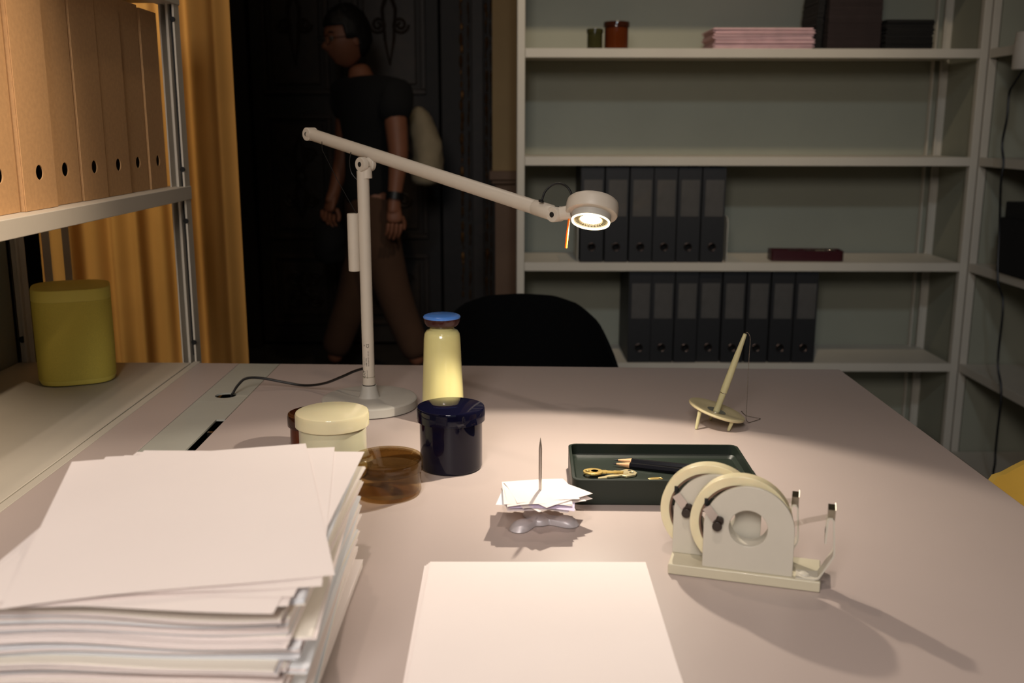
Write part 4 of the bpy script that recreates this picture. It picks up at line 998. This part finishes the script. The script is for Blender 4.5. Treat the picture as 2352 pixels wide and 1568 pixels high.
body = skin_obj('body', [(W(856, 490), (.10, .08)), (W(852, 420), (.105, .085)), (W(850, 320), (.14, .105)), (W(845, 245), (.13, .09)), (W(830, 180), (.05, .052)), (W(820, 145), (.053, .055)),
    (shN, .055), (elN, .043), (wrN, .028), (haN, (.034, .022)), (shF, .055), (elF, .043), (wrF, .028), (haF, (.034, .022)),
    (hipN, .085), (kneeN, .058), (ankN, .038), (hipF, .085), (kneeF, .058), (ankF, .038)],
    [(0, 1), (1, 2), (2, 3), (3, 4), (4, 5), (3, 6), (6, 7), (7, 8), (8, 9), (3, 10), (10, 11), (11, 12), (12, 13), (0, 14), (14, 15), (15, 16), (0, 17), (17, 18), (18, 19)], M['skin'])
skin_obj('tee_shirt', [(W(857, 492), (.178, .155)), (W(852, 400), (.135, .115)), (W(850, 320), (.155, .125)), (W(846, 243), (.145, .11)), (W(833, 178), (.078, .072)),
    (shN + Vector((0, 0, .015)), .095), (W(916, 285, -.20), .072), (shF + Vector((0, 0, .015)), .095), (W(790, 285, .15), .07)], [(0, 1), (1, 2), (2, 3), (3, 4), (3, 5), (5, 6), (3, 7), (7, 8)], M['tee'])
skin_obj('trousers', [(W(848, 415), (.130, .115)), (W(856, 505), (.150, .130)), (hipN + Vector((0, 0, -.08)), .10), (kneeN, .082), (ankN + Vector((0, 0, .03)), .068), (hipF + Vector((0, 0, -.08)), .10), (kneeF, .082), (ankF + Vector((0, 0, .03)), .068)],
    [(0, 1), (1, 2), (2, 3), (3, 4), (1, 5), (5, 6), (6, 7)], M['trousers'])
# head: deformed sphere looking left and a little towards the camera
hc = W(796, 88); fdir = Vector((-.82, -.57, 0)).normalized(); sdir = Vector((-fdir.y, fdir.x, 0))
def head_mesh():
    n, k = 48, 36; vs = []; fs = []
    for i in range(k + 1):
        t = PI * i / k
        for q in range(n):
            a = 2 * PI * q / n; x = math.sin(t) * math.cos(a); y = math.sin(t) * math.sin(a); z = math.cos(t)   # x front
            X, Y, Z = x * .097, y * .076, z * .118
            if z < 0: f_ = 1 - .35 * (-z) ** 1.5; Y *= f_; X = X * (1 - .25 * (-z) ** 2) + .012 * (-z)
            if x > .3:
                s_ = math.exp(-(y / .16) ** 2)
                X += .024 * s_ * math.exp(-((z + .22) / .15) ** 2)                     # nose
                X -= .009 * math.exp(-((abs(y) - .36) / .16) ** 2) * math.exp(-((z - .02) / .12) ** 2)   # eye sockets
                X += .006 * math.exp(-(y / .26) ** 2) * (math.exp(-((z + .50) / .05) ** 2) + math.exp(-((z + .60) / .05) ** 2))  # lips
                X += .008 * math.exp(-(y / .25) ** 2) * math.exp(-((z + .82) / .12) ** 2)
            vs.append((X, Y, Z))
    for i in range(k):
        for q in range(n): j = (q + 1) % n; fs.append((i * n + q, (i + 1) * n + q, (i + 1) * n + j, i * n + j))
    return G().add(vs, fs)
HM = Matrix.Translation(hc - PO) @ Matrix((( fdir.x, sdir.x, 0, 0), (fdir.y, sdir.y, 0, 0), (0, 0, 1, 0), (0, 0, 0, 1))) @ RY(.12)
g = head_mesh(); g.v = [tuple(HM @ Vector(v)) for v in g.v]; hd_ = link('head', g, M['skin'], person, ang=180)
for s_ in (-1, 1):
    link('eye', G().ball((.080, s_ * .031, .004), .0105, HM, n=16, k=10), M['eye'], hd_)
    link('iris', G().ball((.0885, s_ * .032, .004), .0045, HM, n=12, k=8, sc=(.6, 1, 1)), M['hair'], hd_)
    link('ear', G().ball((-.008, s_ * .074, -.006), .03, HM, n=16, k=10, sc=(.6, .25, 1)), M['skin'], hd_)
    link('eyebrow', G().tube([(.088, s_ * .018, .026), (.086, s_ * .034, .031), (.076, s_ * .048, .026)], [.003, .0035, .002], 8, HM), M['hair'], hd_)
g = G(); random.seed(9); vs = []; fs = []; n, k = 56, 22
for i in range(k + 1):
    t = PI * .58 * i / k
    for q in range(n):
        a = 2 * PI * q / n; x, y, z = math.sin(t) * math.cos(a), math.sin(t) * math.sin(a), math.cos(t)
        lim = .30 if x > .45 else (-.05 if x > -.1 else -.75)      # hairline
        zz = max(z, lim) if z < lim else z
        f_ = 1.0 if z > lim else .86
        b_2 = 1 + .05 * noise.noise(Vector((x, y, z)) * 7)
        vs.append((( x * .106 - .006) * f_ * b_2, y * .087 * f_ * b_2, (zz * .125 + .016 * (zz > 0)) * b_2))
for i in range(k):
    for q in range(n): j = (q + 1) % n; fs.append((i * n + q, (i + 1) * n + q, (i + 1) * n + j, i * n + j))
link('hair', G().add(vs, fs, HM), M['hair'], person, ang=180)
link('hair_nape', G().ball((-.045, 0, -.015), .066, HM, n=28, k=18, sc=(.85, 1.18, 1.05)), M['hair'], person)
gl = G()
for s_ in (-1, 1):
    gl.tube([(.104, s_ * .034 + .022 * math.cos(2 * PI * i / 24), .0 + .019 * math.sin(2 * PI * i / 24)) for i in range(24)], .0016, 6, HM, closed=True)
    gl.tube([(.104, s_ * .056, .006), (.05, s_ * .078, .006), (-.005, s_ * .080, .004)], .0014, 6, HM)
gl.tube([(.104, -.012, .002), (.107, 0, .005), (.104, .012, .002)], .0014, 6, HM); link('glasses', gl, M['black_rubber'], person)
# hands with five fingers
def hand(wr, ha, side, curl, label=None):
    d = (ha - wr).normalized(); pal = ha + d * .015; across = Vector((-.75, -.55, 0)).normalized(); across = (across - d * across.dot(d)).normalized(); inn = d.cross(across).normalized() * side
    nodes = [(wr, .022), (ha, (.036, .017)), (pal + d * .02, (.036, .015))]; edges = [(0, 1), (1, 2)]
    hnd = skin_obj('hand', nodes, edges, M['skin'])
    for i, (off, L) in enumerate(((-.030, .062), (-.010, .072), (.010, .068), (.028, .055))):
        b0 = pal + d * .015 + across * off; m1 = b0 + d * L * .55 + inn * L * .18 * curl; e1 = m1 + d * L * .38 + inn * L * .45 * curl
        skin_obj('finger', [(b0, .0095), (m1, .0085), (e1, .007)], [(0, 1), (1, 2)], M['skin'], parent=person)
    b0 = ha + across * (-.030); m1 = b0 - across * .022 + d * .028 + inn * .01; e1 = m1 + d * .030 + inn * .008
    skin_obj('thumb', [(b0, .012), (m1, .010), (e1, .008)], [(0, 1), (1, 2)], M['skin'], parent=person)
hand(wrN, haN, 1, .8); hand(wrF, haF, -1, 1.6)
link('wristband', G().tube([wrN - PO + (elN - wrN).normalized() * .005, wrN - PO + (elN - wrN).normalized() * .035], .037, 24), M['black_rubber'], person)
for ak in (ankF, ankN):
    base = Vector((ak.x, ak.y, 0)) - PO
    link('shoe', G().ball((base.x - .05, base.y - .03, .045), .05, n=24, k=14, sc=(2.3, .95, .85)), M['shoe'], person)
# cream bag on the back, and dark bag in the far hand
def blob_bag(name, label, cat, pts, m):
    o = skin_obj(name, pts, [(i, i + 1) for i in range(len(pts) - 1)], m, parent=None)
    for v in o.data.vertices: v.co += PO
    tag(o, label, cat)
    tx = bpy.data.textures.new('cloth_folds', 'CLOUDS'); tx.noise_scale = .09
    dm = o.modifiers.new('folds', 'DISPLACE'); dm.texture = tx; dm.strength = .045; dm.mid_level = .5
    return o
bag = blob_bag('shoulder_bag', 'cream canvas bag hanging from the back of the walking person', 'bag',
   [(W(952, 240, .05), (.05, .04)), (W(972, 285, .05), (.09, .06)), (W(980, 345, .05), (.105, .07)), (W(984, 395, .05), (.125, .075)), (W(978, 432, .05), (.105, .07))], M['canvas'])
f2 = blob_bag('hand_bag', 'black bag carried low in front by the walking person', 'bag',
   [(W(760, 500, .02), (.10, .06)), (W(758, 540, .02), (.13, .075)), (W(756, 585, .02), (.13, .075)), (W(756, 602, .02), (.10, .06))], M['tee'])
